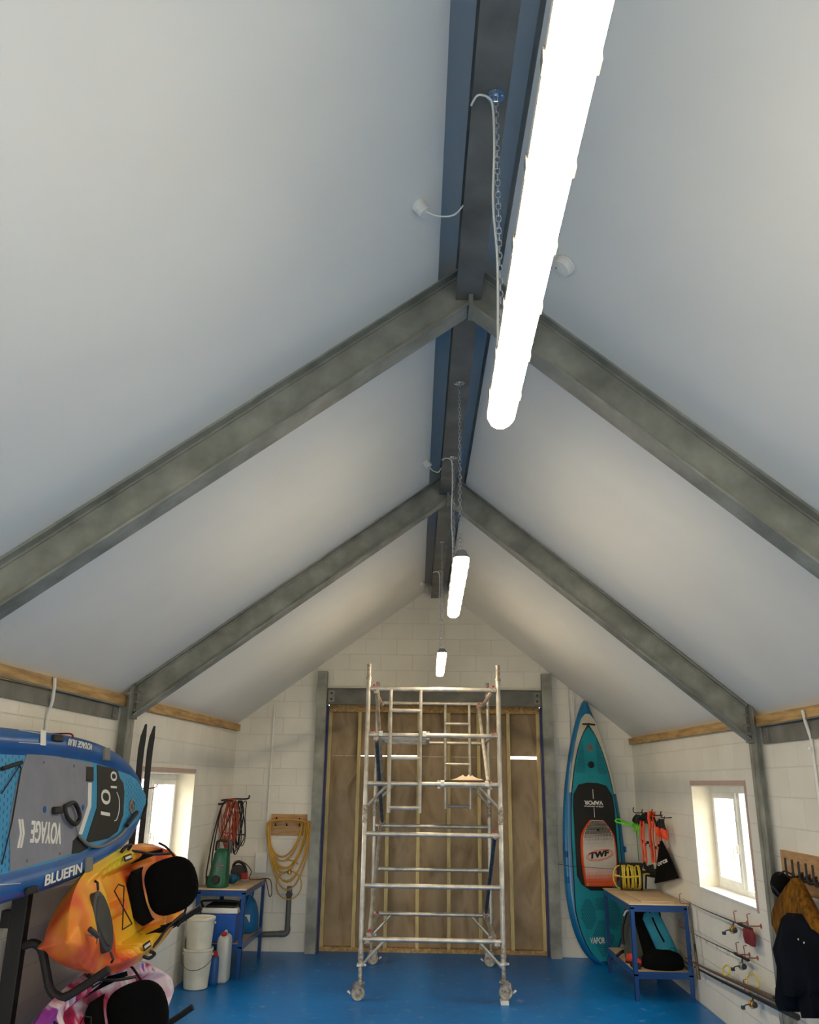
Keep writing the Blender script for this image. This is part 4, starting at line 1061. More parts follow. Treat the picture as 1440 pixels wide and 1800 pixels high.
# buckets (a stack of two tall buckets), jerrycans
def bucket():
    c = (-2.44, 9.74, 0)
    for i, lab in enumerate(('cream builder bucket standing on the floor, lower of the stack', 'cream builder bucket with wire handle, upper of the stack')):
        z = 0 if i == 0 else .32
        o = thing('bucket', lab, 'bucket', (c[0], c[1], z), 'stacked cream buckets')
        ro = .125; n = 36
        if i == 0: prof = [(ro-.012, 0), (ro, .008), (ro+.022, .30), (ro+.026, .36), (ro+.034, .365), (ro+.034, .385), (ro+.024, .386), (ro+.018, .34), (ro-.006, .02), (0.001, .02)]
        else: prof = [(ro-.006, .0), (ro+.002, .008), (ro+.02, .30), (ro+.022, .335), (ro+.032, .34), (ro+.034, .362), (ro+.026, .365), (ro+.014, .33), (ro-.012, .03), (0.001, .03)]
        MB().lathe(prof, (c[0], c[1], z), n=n).build('pail', m_cream, o)
        zr = z+.345 if i == 0 else z+.33
        for s in (-1, 1):
            MB().lathe([(.014, 0), (.014, .012)], (c[0]+s*(ro+.028), c[1], zr-.02), (s, 0, 0), 10).build('handle_lug', m_cream, o)
        pts = [(c[0]-(ro+.045)*math.cos(PI*k/12), c[1]-(ro+.045)*math.sin(PI*k/12)*(.98), zr-.02-(.13 if i == 0 else .02)*math.sin(PI*k/12)) for k in range(13)]
        if i == 1: pts = [(c[0]-.165*math.cos(PI*k/12), c[1]-.06*math.sin(PI*k/12), zr-.02+.05*math.sin(PI*k/12)) for k in range(4)]
        MB().tube(pts, .003, 6).build('wire_handle', m_dgrey, o)
bucket()
o = thing('bucket', 'another cream bucket standing behind the stacked buckets by the pink kayak', 'bucket', (-2.545, 10.07, 0))
MB().lathe([(.095, 0), (.1, .008), (.11, .30), (.113, .42), (.12, .42), (.12, .44), (.11, .441), (.10, .34), (.085, .02), (.001, .02)], (-2.54, 10.07, 0), n=28).build('pail', m_cream, o)
def jerry(x, y, w, d, h, mt, mcap, lab, capx=0):
    o = thing('jerrycan', lab, 'jerrycan', (x, y, 0))
    secs = []
    for z, k in ((0, .82), (.012, .95), (.03, 1), (h*.80, 1), (h*.88, .9), (h*.93, .62), (h*.94, .3)):
        sec = []
        for q in range(20):
            a = 2*PI*q/20; c, s = math.cos(a), math.sin(a)
            sec.append((x+math.copysign(abs(c)**.45, c)*w*k, y+math.copysign(abs(s)**.45, s)*d*k, z))
        secs.append(sec)
    m = MB(); m.loft(secs); m.build('can_body', mt, o, ang=50)
    MB().lathe([(.022, 0), (.022, .02), (.034, .022), (.034, .055), (.028, .06)], (x+capx, y-d*.35, h*.86), (0, -.3, 1), 12).build('cap', mcap, o)
    MB().tube(smooth_path([(x, y-d*.2, h*.9), (x, y, h*.985), (x, y+d*.6, h*.97), (x, y+d*.75, h*.85)], 4), .012, 8).build('handle', mt, o)
m_jer = mat('translucent_white_plastic', srgb(204, 206, 200), .45, c2=srgb(188, 190, 184))
jerry(-2.235, 10.06, .07, .11, .50, m_jer, m_red, 'tall white jerrycan with red cap beside the workbench leg')
jerry(-2.30, 9.94, .045, .07, .30, mat('dull_blue_plastic', srgb(28, 84, 150), .5), m_red, 'small blue jerrycan with red cap next to the bucket stack', .0)

# cool box and blue bag on the shelf
SH = .342
o = thing('cool_box', 'blue cool box with white and black lid on the left workbench shelf', 'cool box', (-2.36, 10.42, SH))
m = MB(); m.box((-2.56, 10.26, SH), (-2.17, 10.60, SH+.30)); m.build('box_body', mat('cool_box_blue', srgb(22, 86, 176), .4), o, bevel=.015)
m = MB(); m.box((-2.575, 10.245, SH+.30), (-2.155, 10.615, SH+.36)); ld = m.build('lid', m_white, o, bevel=.012)
m = MB(); m.box((-2.53, 10.27, SH+.36), (-2.20, 10.59, SH+.385)); m.build('lid_panel', m_black, ld, bevel=.008)
MB().tube(smooth_path([(-2.58, 10.42, SH+.30), (-2.585, 10.33, SH+.38), (-2.56, 10.28, SH+.43), (-2.2, 10.28, SH+.43), (-2.15, 10.33, SH+.38), (-2.148, 10.42, SH+.30)], 4), .012, 8).build('handle', m_black, o)
MB().lathe([(.022, 0), (.022, .003)], (-2.49, 10.26, SH+.25), (0, -1, 0), 14).build('round_badge', m_white, o)
def cloth(rows, depth, name, mt, parent, ripple=.15, freq=5, nseg=36, nrm=None, ph=0):
    """rows: (left point, right point, thickness factor)"""
    secs = []
    for i, (a, b, k) in enumerate(rows):
        a = Vector(a); b = Vector(b); c = (a+b)/2; h = (b-a)/2; n = Vector(nrm).normalized() if nrm is not None else h.cross(Vector((0, 0, 1))).normalized()
        sec = []
        for q in range(nseg):
            t = 2*PI*q/nseg
            rp = 1+ripple*math.sin(freq*t+ph+i*.35)+ripple*.5*math.sin(freq*1.7*t+i*.6+ph)
            co = math.cos(t); si = math.sin(t)
            sec.append(c+h*math.copysign(abs(co)**.8, co)+n*math.copysign(abs(si)**.8, si)*depth*k*rp)
        secs.append(sec)
    m = MB(); m.loft(secs); return m.build(name, mt, parent, ang=70)
def bag(x0, x1, y0, y1, z, h, lab, mt, name='bag', prof=None, txt=True):
    o = thing(name, lab, 'bag', ((x0+x1)/2, (y0+y1)/2, z))
    secs = []
    prof = prof or [(0, .9), (.05, 1), (.35, 1.02), (.6, .92), (.8, .7), (.93, .45), (1, .2)]
    for i, (t, k) in enumerate(prof):
        sec = []
        for q in range(28):
            a = 2*PI*q/28; c, s = math.cos(a), math.sin(a); w = 1+.04*math.sin(5*a+i)
            sec.append(((x0+x1)/2+math.copysign(abs(c)**.7, c)*(x1-x0)/2*k*w, (y0+y1)/2+math.copysign(abs(s)**.7, s)*(y1-y0)/2*k*w, z+h*t))
        secs.append(sec)
    m = MB(); m.loft(secs); m.build('bag_body', mt, o, ang=60); return o
m_bagb = mat('bright_blue_nylon', srgb(16, 104, 160), .6, bump=.3, bscale=20)
o = bag(-2.36, -2.075, 10.85, 11.28, SH, .40, 'blue nylon holdall on the left workbench shelf behind the cool box', m_bagb)
MB().tube(smooth_path([(-2.2, 10.90, SH+.30), (-2.15, 10.92, SH+.44), (-2.15, 11.08, SH+.47), (-2.18, 11.15, SH+.33)], 4), .012, 8).build('carry_strap', m_bagb, o)
m = MB(); m.obox((-2.16, 10.86, SH+.17), (.03, .0, 0), (0, .006, 0), (0, 0, .04)); m.build('white_logo', m_white, o, smooth=False)
m = MB(); m.box((-2.58, 10.66, SH), (-2.44, 10.86, SH+.26)); tag(m.build('storage_tub', m_dgrey, bevel=.02), 'dark grey tub at the back of the left workbench shelf', 'tub')
# ================================================================== RIGHT SIDE
def teal_board():
    phi = math.radians(-15)
    P0 = Vector((2.18, 11.33, .0)); P1 = Vector((2.18, 11.59, 3.21))
    U = (P1-P0).normalized(); Wd = Vector((math.cos(phi), -math.sin(phi), 0)); Nn = U.cross(Wd).normalized(); Nn = Nn if Nn.y < 0 else -Nn
    Wd = U.cross(Nn).normalized(); Wd = Wd if Wd.x > 0 else -Wd
    L = (P1-P0).length; HW = .42; TH = .15
    C0 = P0+Wd*.0
    def P(s, w, h=0): return C0+U*s+Wd*w+Nn*h
    root = thing('paddle_board', 'teal and blue inflatable paddle board standing upright in the far right corner', 'paddle board', P0)
    def half(s):   # s from tail (0) to nose (L)
        t = s/L
        if t <= 0 or t >= 1: return .012
        a = (1-(1-min(1, t/.32))**2.3)**.52
        b = (1-(1-min(1, (1-t)/.62))**1.9)**.82
        return HW*min(a, 1)*b+.006
    S = [L*(.5-.5*math.cos(PI*i/70)) for i in range(71)]
    def off(s): return -.07*(max(0, s-1.9)/1.3)**1.5+0
    secs = []
    for s in S:
        h = max(half(s), .012); r = min(TH/2, h*.95); n = 9; pts = []
        for i in range(n):
            a = -PI/2+PI*i/(n-1); pts.append((h-r+math.cos(a)*r, -TH/2+math.sin(a)*r*(TH/2/r if r > .02 else 1)))
        for q in (.5, 0, -.5): pts.append(((h-r)*q, 0 if r > .02 else -TH/2+r))
        for i in range(n):
            a = PI/2+PI*i/(n-1); pts.append((-(h-r)+math.cos(a)*r, -TH/2+math.sin(a)*r*(TH/2/r if r > .02 else 1)))
        for q in (-.5, 0, .5): pts.append(((h-r)*q, -TH if r > .02 else -TH/2-r))
        secs.append([P(s, w, hh) for w, hh in pts])
    m = MB(); m.loft(secs); m.build('hull', m_tblue, root, ang=60)
    def poly(name, pts, mt, h, th=.003, par=root):
        mb = MB(); mb.prism([P(s, w, h) for s, w in pts], Nn*th); return mb.build(name, mt, par, smooth=False)
    def band(s0, s1, f, n=30, k0=-1, k1=1, close=0):
        ss = [s0+(s1-s0)*i/n for i in range(n+1)]
        return [(s, k1*f(s)) for s in ss]+[(s, k0*f(s)) for s in reversed(ss)]
    # cream nose band and the pad with its dark outline
    g = lambda s: max(.004, half(s)-.045)
    top = 2.86
    def pf(s):      # pad half width
        t = max(0, min(1, (top-s)/1.5)); b = max(0, min(1, (s-.03)/.9))
        return min((HW-.088)*(1-(1-t)**2.1)**.72, (HW-.06)*(1-(1-b)**2.3)**.5, g(s)-.02)+.001
    poly('white_nose_band', band(2.0, 3.03, lambda s: max(.004, min(half(s)-.035, .30*(max(0, (3.04-s))/.55)**.6))), m_creamb, .0, .002)
    poly('pad_outline', band(.03, top+.02, lambda s: pf(min(s, top))+.012), m_black, .0, .0045)
    pad = poly('deck_pad', band(.04, top, pf), m_teal, .001, .006)
    H = .0075
    bp = lambda s: min(pf(s)-.012, .30)
    blk = [(s, 1*(bp(s))) for s in [.90+1.17*i/20 for i in range(21)]]
    pts = [(.83, .12), (.90, .24)]+[(s, bp(s)-.004) for s in [1.0+.98*i/16 for i in range(17)]]+[(2.10, .20), (2.13, .08)]
    pts = pts+[(s, -w) for s, w in reversed(pts)]
    poly('black_pad', pts, m_blackpad, H, .002, pad)
    # centre line, text (upside down as in the photo)
    for a, b in ((1.93, 2.05), (1.70, 1.82)):
        poly('centre_line', [(a, -.004), (b, -.004), (b, .004), (a, .004)], m_white, H+.0025, .0015, pad)
    text_quad('VAPOR', P(1.905, .135, H+.002), -Wd*.27, -U*.052, Nn, 'lettering', m_white, pad, .002, bold=.04)
    text_quad('AQUA MARINA', P(1.845, .14, H+.002), -Wd*.28, -U*.020, Nn, 'lettering', m_white, pad, .002)
    # valve and round handle in the nose
    MB().lathe([(.05, 0), (.05, .012), (.036, .014), (.034, .006), (.015, .008), (.015, .014)], P(2.58, -.0, H), Nn, 20).build('valve', m_mgrey, pad)
    MB().lathe([(.042, 0), (.042, .012), (.03, .02), (.012, .022)], P(2.36, -.0, H), Nn, 20).build('black_knob', m_black, pad)
    MB().tube([P(2.885, -.09, .02), P(2.89, 0, .035), P(2.885, .09, .02)], .011, 8).build('nose_handle', m_black, root)
    # hexagon texture patches
    mb = MB()
    def hexes(cond, s0, s1, w0, w1, d=.026, rr=.0105):
        n = int((s1-s0)/(d*.87))
        for i in range(n):
            for j in range(int((w1-w0)/d)):
                s = s0+i*d*.87; w = w0+j*d+(i % 2)*d/2
                if cond(s, w): mb.prism([P(s+rr*math.cos(PI*k/3), w+rr*math.sin(PI*k/3), H) for k in range(6)], Nn*.0012)
    hexes(lambda s, w: .085 < abs(w) < pf(s)-.02 and s < 2.72, 2.26, 2.72, -.3, .3, .024, .009)
    hexes(lambda s, w: ((abs(w)-.17)/.10)**2+((s-.56)/.17)**2 < 1 and abs(w) < pf(s)-.02, .36, .78, -.3, .3)
    hexes(lambda s, w: (abs(w)/.16) < max(0, 1-abs(s-.30)/.24) and abs(w) < pf(s)-.02, .10, .52, -.3, .3)
    hexes(lambda s, w: abs(w) < .07 and .62 < s < .74, .6, .76, -.1, .1)
    mb.build('hexagon_texture', m_tealdk, pad, smooth=False)
    text_quad('VAPOR', P(.235, -.17, H+.001), Wd*.20, U*.07, Nn, 'lettering', m_white, pad, .0015)
    for z, k in ((1.25, -1), (.95, -1), (1.32, 1)):
        c = P(z, k*(half(z)-.012), -.02); mb = MB(); mb.obox(c, U*.035, Nn*.02, Wd*.012); mb.build('d_ring_patch', m_bblue, root, bevel=.005)
    # bodyboard / wakeboard style panel clipped on the deck
    bo = thing('bodyboard', 'white and orange bodyboard with an oval logo leaning on the teal paddle board', 'bodyboard', P(.88, .01, .03))
    BT = .045; b0, b1 = 0.88, 1.665; hb0 = .012
    def bh(s):
        t = (s-b0)/(b1-b0)
        return .205+.035*math.sin(PI*min(1, t*1.05))-.115*max(0, (t-.72)/.28)**1.7
    def Q(s, w, h): return P(s, w+.012, hb0+h)
    ss = [b0+(b1-b0)*i/24 for i in range(25)]
    def outline(k): return [(s, bh(s)*k) for s in ss]+[(s, -bh(s)*k) for s in reversed(ss)]
    def sl(k, h0, th, name, mt, par, e=0):
        mb = MB(); mb.prism([Q(b0+(b1-b0)/2+(s-b0-(b1-b0)/2)*(1-e), w, h0) for s, w in outline(k)], Nn*th); return mb.build(name, mt, par, smooth=False)
    core = sl(1, 0, BT, 'orange_edge', m_orange, bo); sk = sl(.93, BT, .002, 'white_slick', m_whiteb, bo, .012)
    mb = MB(); mo = MB()
    for i in range(22):
        for j in range(27):
            s = 1.30+i*.0165; w = -.21+j*.0162; lim = bh(s)*.90
            r = .0068*min(1, max(0, (s-1.30)/.22))
            if abs(w) < lim and r > .0012: mb.obox(Q(s, w, BT+.0025), U*r, Wd*r, Nn*.0006)
    for i in range(16):
        for j in range(27):
            s = .892+i*.0165; w = -.21+j*.0162; r = .0078*min(1, max(0, (1.15-s)/.2))
            if abs(w) < bh(s)*.92 and r > .001: mo.obox(Q(s, w, BT+.0025), U*r, Wd*r, Nn*.0006)
    mb.build('black_dots', m_black, sk, smooth=False); mo.build('orange_dots', m_orange, sk, smooth=False)
    # oval logo
    def ring(c, a, b, wdt, h, mt, name, tilt=.16):
        pin = []; pts = [Q(c+math.sin(2*PI*k/28)*b+math.cos(2*PI*k/28)*a*tilt, math.cos(2*PI*k/28)*a, BT+h) for k in range(28)]
        MB().tube(pts, wdt, 5, closed=True).build(name, mt, sk)
    ring(1.245, .185, .062, .004, .003, m_orange, 'logo_ring'); ring(1.245, .165, .048, .003, .003, m_orange, 'logo_ring')
    text_quad('TWF', Q(1.195, -.145, BT+.002), Wd*.28+U*.045, U*.075, Nn, 'logo_lettering', m_black, sk, .003, shear=.1, bold=.06)
    MB().lathe([(.018, 0), (.018, .008), (.008, .012)], Q(1.545, .0, BT), Nn, 12).build('leash_plug', m_black, sk)
m_tblue = mat('teal_hull_blue', srgb(10, 110, 160), .35, c2=srgb(8, 98, 148), scale=2, coat=.15)
m_teal = mat('teal_pad', srgb(8, 146, 160), .6, c2=srgb(8, 134, 150), scale=3)
m_tealdk = mat('dark_teal', srgb(6, 96, 116), .6)
m_creamb = mat('cream_band', srgb(206, 200, 182), .5)
m_orange = mat('orange_foam', srgb(226, 88, 34), .5)
m_whiteb = mat('slick_white', srgb(206, 200, 190), .4)
teal_board()
# strap line across the board
o = thing('retaining_cord', 'thin black cord stretched across the teal board from wall to wall', 'cord', (1.66, 11.69, 1.13))
MB().tube([(1.70, 11.72, 1.105), (1.78, 11.14, 1.13), (2.45, 10.86, 1.12), (2.77, 11.35, 1.17)], .003, 6).build('cord_line', m_black, o)
MB().tube(smooth_path([(1.69, 11.745, 1.19), (1.69, 11.69, 1.17), (1.69, 11.67, 1.12), (1.71, 11.67, 1.11)], 4), .008, 8).build('end_hook', m_copper, o)
MB().tube(smooth_path([(2.79, 11.40, 1.16), (2.76, 11.38, 1.13), (2.76, 11.36, 1.2)], 4), .007, 8).build('end_hook', m_black, o)

# row of wall hooks with ropes and tethers
hk = []
for i, (u, v) in enumerate([(1126, 1424), (1142, 1428), (1160, 1428), (1176, 1432)]):
    p = pl(u, v, 0, XR-.03); hk.append(p)
names = ['black wall hook with the green rope, farthest of the four from the window', 'second hook from the corner on the right wall carrying orange straps', 'third hook from the corner on the right wall with the bright orange rope', 'fourth hook from the corner on the right wall nearest the window']
for p, lab in zip(hk, names):
    o = thing('wall_hook', lab, 'hook', (XR, p.y, p.z), 'hooks above the hose reel')
    MB().tube(smooth_path([(XR-.0, p.y, p.z-.03), (XR-.06, p.y, p.z-.035), (XR-.11, p.y, p.z-.03), (XR-.125, p.y, p.z+.0), (XR-.115, p.y, p.z+.035)], 4), .006, 8).build('hook_arm', m_black, o)
def ropes(name, lab, cat, y0, y1, z0, z1, n, mt, r, seed, knot=None, topmat=None, x=XR-.09, sway=.02):
    random.seed(seed); o = thing(name, lab, cat, (x, (y0+y1)/2, z1)); m = MB()
    for i in range(n):
        y = lerp(y0, y1, (i+.5)/n); xx = x+random.uniform(-.03, .03); b = z1+random.uniform(0, .06)
        m.tube(smooth_path([(xx, y, z0), (xx-.01, y+random.uniform(-sway, sway), lerp(z0, b, .4)), (xx, y+random.uniform(-sway, sway), lerp(z0, b, .75)), (xx, y, b)], 5), r, 6)
    m.build('hanging_lengths', mt, o)
    if topmat:
        m = MB()
        for i in range(n): y = lerp(y0, y1, (i+.5)/n); m.tube(smooth_path([(x-.0, lerp(y, (y0+y1)/2, .6), z0+.10), (x-.02, y, z0+.04), (x, y, z0-.02)], 4), min(r*1.6, .014), 6)
        m.build('webbing_top', topmat, o)
    return o
m_green = mat('lime_rope', srgb(110, 226, 30), .5); m_ored = mat('orange_red_rope', srgb(255, 84, 30), .5, c2=srgb(236, 70, 24)); m_salm = mat('salmon_strap', srgb(214, 130, 96), .6)
m_gdark = mat('green_cord', srgb(60, 140, 60), .6)
zb = hk[0].z
o = ropes('tether_rope', 'lime green rope with black clips hanging on the corner hook', 'rope', hk[0].y-.30, hk[0].y+.12, zb-.16, zb-.29, 7, m_green, .010, 1, topmat=m_black, sway=.03)
MB().tube(smooth_path([(XR-.10, hk[0].y+.05, zb-.20), (XR-.2, hk[0].y+.12, zb-.16), (XR-.30, hk[0].y+.12, zb-.12), (XR-.34, hk[0].y+.1, zb-.145), (XR-.28, hk[0].y+.08, zb-.165), (XR-.15, hk[0].y+.0, zb-.19)], 5), .011, 8).build('rope_bight', m_green, o)
MB().tube([(XR-.10, hk[0].y+.0, zb-.25), (XR-.09, hk[0].y+.02, zb-.62)], .005, 6).build('thin_cord', m_gdark, o)
o = ropes('strap_bundle', 'bundle of long orange straps with black buckles on the middle hooks', 'straps', hk[2].y-.1, hk[1].y+.22, zb-.12, zb-.60, 8, m_ored, .012, 2, topmat=m_black, sway=.012)
for i in range(7):
    y = lerp(hk[2].y-.1, hk[1].y+.2, i/6)
    MB().obox((XR-.095, y, zb-.36-.03*(i % 2)), (.014, 0, 0), (0, .018, 0), (0, 0, .016)).build('buckle', m_black, o, bevel=.004)
    MB().obox((XR-.09, y, zb-.64-.02*(i % 3)), (.012, 0, 0), (0, .02, 0), (0, 0, .045)).build('strap_end', m_black, o, bevel=.004)
MB().tube(smooth_path([(XR-.2, hk[1].y+.2, zb-.68), (XR-.1, hk[1].y-.05, zb-.72), (XR-.07, hk[2].y-.0, zb-.68), (XR-.07, hk[2].y-.1, zb-.64)], 5), [.02]*4+[.03]*6+[.02]*6, 8).build('black_bar', m_black, o)
ropes('strap_bundle', 'pale salmon straps hanging between the orange straps and the black bag', 'straps', hk[3].y+.15, hk[2].y+.06, zb-.10, zb-.52, 5, m_salm, .011, 5, sway=.01)
o = ropes('coiled_rope', 'short coil of bright orange rope on the third hook', 'rope', hk[2].y+.0, hk[2].y+.12, zb+.01, zb-.22, 3, m_ored, .02, 6, x=XR-.11, sway=.004)
o = ropes('rope_floats', 'bright orange floats with dark webbing on the fourth hook', 'float', hk[3].y-.10, hk[3].y+.32, zb-.17, zb-.27, 4, m_ored, .032, 7, topmat=m_black, sway=.01)
# black drawstring bag with white lettering
bt = pl(1163, 1478, 0, XR-.09); bl = pl(1152, 1553, 0, XR-.09); br = pl(1193, 1543, 0, XR-.05)
o = thing('drawstring_bag', 'black drawstring bag with white lettering hanging beside the right window', 'bag', (XR-.08, (bl.y+br.y)/2, bl.z))
rows = []
for i in range(9):
    t = i/8; rows.append((bt.lerp(bl, t)+Vector((0, .02, 0)), bt.lerp(br, t)-Vector((0, .02, 0)), .25+.75*math.sin(PI*min(1, t*.85)+.15)))
cloth(rows, .035, 'bag_body', m_blackf, o, .08, 4, nrm=(1, 0, 0))
MB().tube([bt, (XR-.08, hk[3].y+.0, hk[3].z-.02)], .004, 6).build('drawstring', m_black, o)
a = onp(1159, 1523, (XR-.115, 0, 0), Vector((1, 0, 0))); b = onp(1176, 1515, (XR-.115, 0, 0), Vector((1, 0, 0))); c = onp(1158, 1518, (XR-.115, 0, 0), Vector((1, 0, 0)))
text_quad('orca', a+Vector((-.012, 0, 0)), b-a, (c-a)*1.2, (-1, 0, 0), 'lettering', m_white, o, .003)

# yellow hose reel on the bench
z = BH+.001; rx, ry = 2.44, 10.75
o = thing('hose_reel', 'black drum wound with yellow hose standing on the right workbench', 'hose reel', (rx, ry, z))
MB().lathe([(.02, -.13), (.135, -.13), (.14, -.12), (.14, -.11), (.075, -.105), (.075, .105), (.14, .11), (.14, .12), (.135, .13), (.02, .13)], (rx, ry, z+.142), (1, -.15, 0), 28).build('drum', m_black, o)
ax = Vector((1, -.15, 0)).normalized(); fx, fy, fz = frame_of(ax); m_yel2 = mat('lemon_hose', srgb(222, 200, 72), .45, c2=srgb(206, 180, 50))
m = MB()
random.seed(5)
for i in range(12):
    t = -.095+.19*i/11; r = .118+random.uniform(-.006, .014); sk = random.uniform(-.02, .02)
    m.tube([Vector((rx, ry, z+.145))+fz*(t+sk*math.cos(2*PI*k/20))+fx*r*math.cos(2*PI*k/20)+fy*r*math.sin(2*PI*k/20) for k in range(20)], .0085, 6, closed=True)
m.tube([Vector((rx-.08, ry-.0, z+.145))+Vector((-.08*math.cos(2*PI*k/20)-.05, -.02, 0))+Vector((0, 0, .125))*math.sin(2*PI*k/20) for k in range(20)], .008, 6, closed=True)
m.tube(smooth_path([(rx-.2, ry-.05, z+.17), (rx-.1, ry-.13, z+.155), (rx+.05, ry-.135, z+.165), (rx+.16, ry-.1, z+.19), (rx+.22, ry-.02, z+.18)], 5), .011, 6)
m.build('hose_windings', m_yel2, o)
MB().tube(smooth_path([(rx+.12, ry, z+.15), (rx+.14, ry-.01, z+.26), (rx+.17, ry-.01, z+.30), (rx+.19, ry-.01, z+.25), (rx+.17, ry, z+.02)], 5), .011, 8).build('reel_handle', m_black, o)
m = MB(); m.box((rx-.12, ry+.02, z+.24), (rx+.16, ry+.06, z+.30)); m.build('reel_frame', m_black, o, bevel=.01)

# things on the right shelf
SR = .267
m_bteal = mat('backpack_teal', srgb(34, 140, 160), .7, c2=srgb(24, 118, 140), scale=6, bump=.3, bscale=25)
o = thing('backpack', 'teal and black dry backpack leaning on the right workbench shelf', 'backpack', (2.46, 9.85, SR))
def tilt_bag(o, name, mt, x0, z0, x1, z1, y, wx0, wx1, dy, n=12, par=None, k=1):
    secs = []
    for i in range(n):
        t = i/(n-1); c = Vector((lerp(x0, x1, t), y+.06*t, lerp(z0, z1, t))); w = lerp(wx0, wx1, t)*(1 if 0 < i < n-1 else .6); b = dy*(1-.45*t)*(1 if 0 < i < n-1 else .6)
        d = Vector((x1-x0, 0, z1-z0)).normalized(); q = Vector((d.z, 0, -d.x))
        secs.append([c+q*math.copysign(abs(math.cos(a))**.7, math.cos(a))*w+Vector((0, 1, 0))*math.copysign(abs(math.sin(a))**.7, math.sin(a))*b for a in [2*PI*j/26 for j in range(26)]])
    m = MB(); m.loft(secs); return m.build(name, mt, par or o, ang=60)
bd = tilt_bag(o, 'black_back', m_blackf, 2.52, SR+.06, 2.36, SR+.55, 9.92, .17, .11, .10)
tilt_bag(o, 'teal_panel', m_bteal, 2.60, SR+.08, 2.41, SR+.535, 9.81, .105, .095, .06)
secs = []
for i, (zz, k) in enumerate(((.0, .9), (.03, 1), (.10, .95), (.15, .75), (.18, .4))):
    secs.append([(2.505+math.cos(a)*.225*k, 9.80+math.sin(a)*.16*k*1.0, SR+zz*1.0) for a in [2*PI*j/24 for j in range(24)]])
m = MB(); m.loft(secs); m.build('black_base', m_blackf, o, ang=60)
MB().tube(smooth_path([(2.42, 9.765, SR+.49), (2.46, 9.745, SR+.38), (2.52, 9.735, SR+.26)], 4), .009, 6).build('zip_strip', m_blackf, o)
MB().tube([(2.60+.03*math.cos(2*PI*k/18)+.0, 9.738, SR+.17+.036*math.sin(2*PI*k/18)) for k in range(18)], .003, 5, closed=True).build('round_badge', m_black, o)
MB().tube(smooth_path([(2.40, 9.80, SR+.53), (2.44, 9.78, SR+.57), (2.50, 9.80, SR+.56), (2.53, 9.86, SR+.48)], 4), .011, 6).build('grab_handle', m_black, o)
MB().tube(smooth_path([(2.66, 9.8, SR+.03), (2.60, 9.72, SR+.10), (2.63, 9.70, SR+.03)], 4), .01, 6).build('strap_end', m_black, o)
o = thing('life_vest', 'grey buoyancy vest with white buckle behind the front leg of the right workbench', 'vest', (2.27, 10.08, SR))
rows = [((2.18, 10.1, SR+.01), (2.40, 9.98, SR+.01), .9), ((2.17, 10.1, SR+.14), (2.40, 9.98, SR+.14), 1), ((2.17, 10.12, SR+.30), (2.38, 10.0, SR+.30), 1), ((2.19, 10.14, SR+.45), (2.36, 10.02, SR+.45), .8), ((2.22, 10.14, SR+.53), (2.32, 10.06, SR+.53), .5)]
cloth(rows, .06, 'vest_body', mat('olive_grey_fabric', srgb(72, 76, 66), .85), o, .1, 5)
MB().tube(smooth_path([(2.17, 10.0, SR+.47), (2.19, 9.96, SR+.52), (2.24, 9.96, SR+.53), (2.27, 9.98, SR+.50)], 4), .009, 6).build('white_clip', m_white, o)
MB().tube(smooth_path([(2.20, 10.02, SR+.49), (2.15, 10.03, SR+.34), (2.15, 10.02, SR+.18)], 4), .016, 6).build('black_strap', m_black, o)
def shoe(x, y, z, ang, mt, lab):
    o = thing('water_shoe', lab, 'shoe', (x, y, z), 'red water shoes')
    d = Vector((math.cos(ang), math.sin(ang), 0)); q = Vector((-d.y, d.x, 0)); secs = []
    for t, w, h in ((0, .02, .05), (.02, .034, .085), (.09, .036, .10), (.14, .034, .065), (.19, .042, .05), (.24, .036, .04), (.265, .018, .025)):
        secs.append([Vector((x, y, z+.008))+d*t+q*math.cos(a)*w+Vector((0, 0, h/2+math.sin(a)*h/2)) for a in [2*PI*j/16 for j in range(16)]])
    m = MB(); m.loft(secs); m.build('upper', mt, o, ang=60)
    m = MB(); m.prism([Vector((x, y, z))+d*t+q*s for t, s in ((-.005, -.03), (.12, -.036), (.2, -.046), (.27, -.02), (.27, .02), (.2, .046), (.12, .036), (-.005, .03))], (0, 0, .01)); m.build('sole', m_black, o, smooth=False)
m_rsh = mat('coral_red_fabric', srgb(214, 64, 44), .6)
shoe(2.23, 10.22, SR, -1.2, m_rsh, 'coral red water shoe on the right shelf, farther of the pair')
shoe(2.19, 10.06, SR, -1.0, m_rsh, 'coral red water shoe on the right shelf, nearer of the pair')
m = MB(); m.box((2.17, 9.70, SR), (2.25, 9.86, SR+.05)); o = m.build('black_pouch', m_black, bevel=.012); tag(o, 'small black pouch at the front edge of the right shelf', 'pouch')
m = MB(); m.tube(smooth_path([(2.13, 10.32, SR+.012), (2.17, 10.30, SR+.05), (2.23, 10.36, SR+.06), (2.27, 10.5, SR+.03)], 4), .018, 8); tag(m.build('dark_strap', m_black), 'dark rolled strap lying at the back of the right shelf', 'strap')

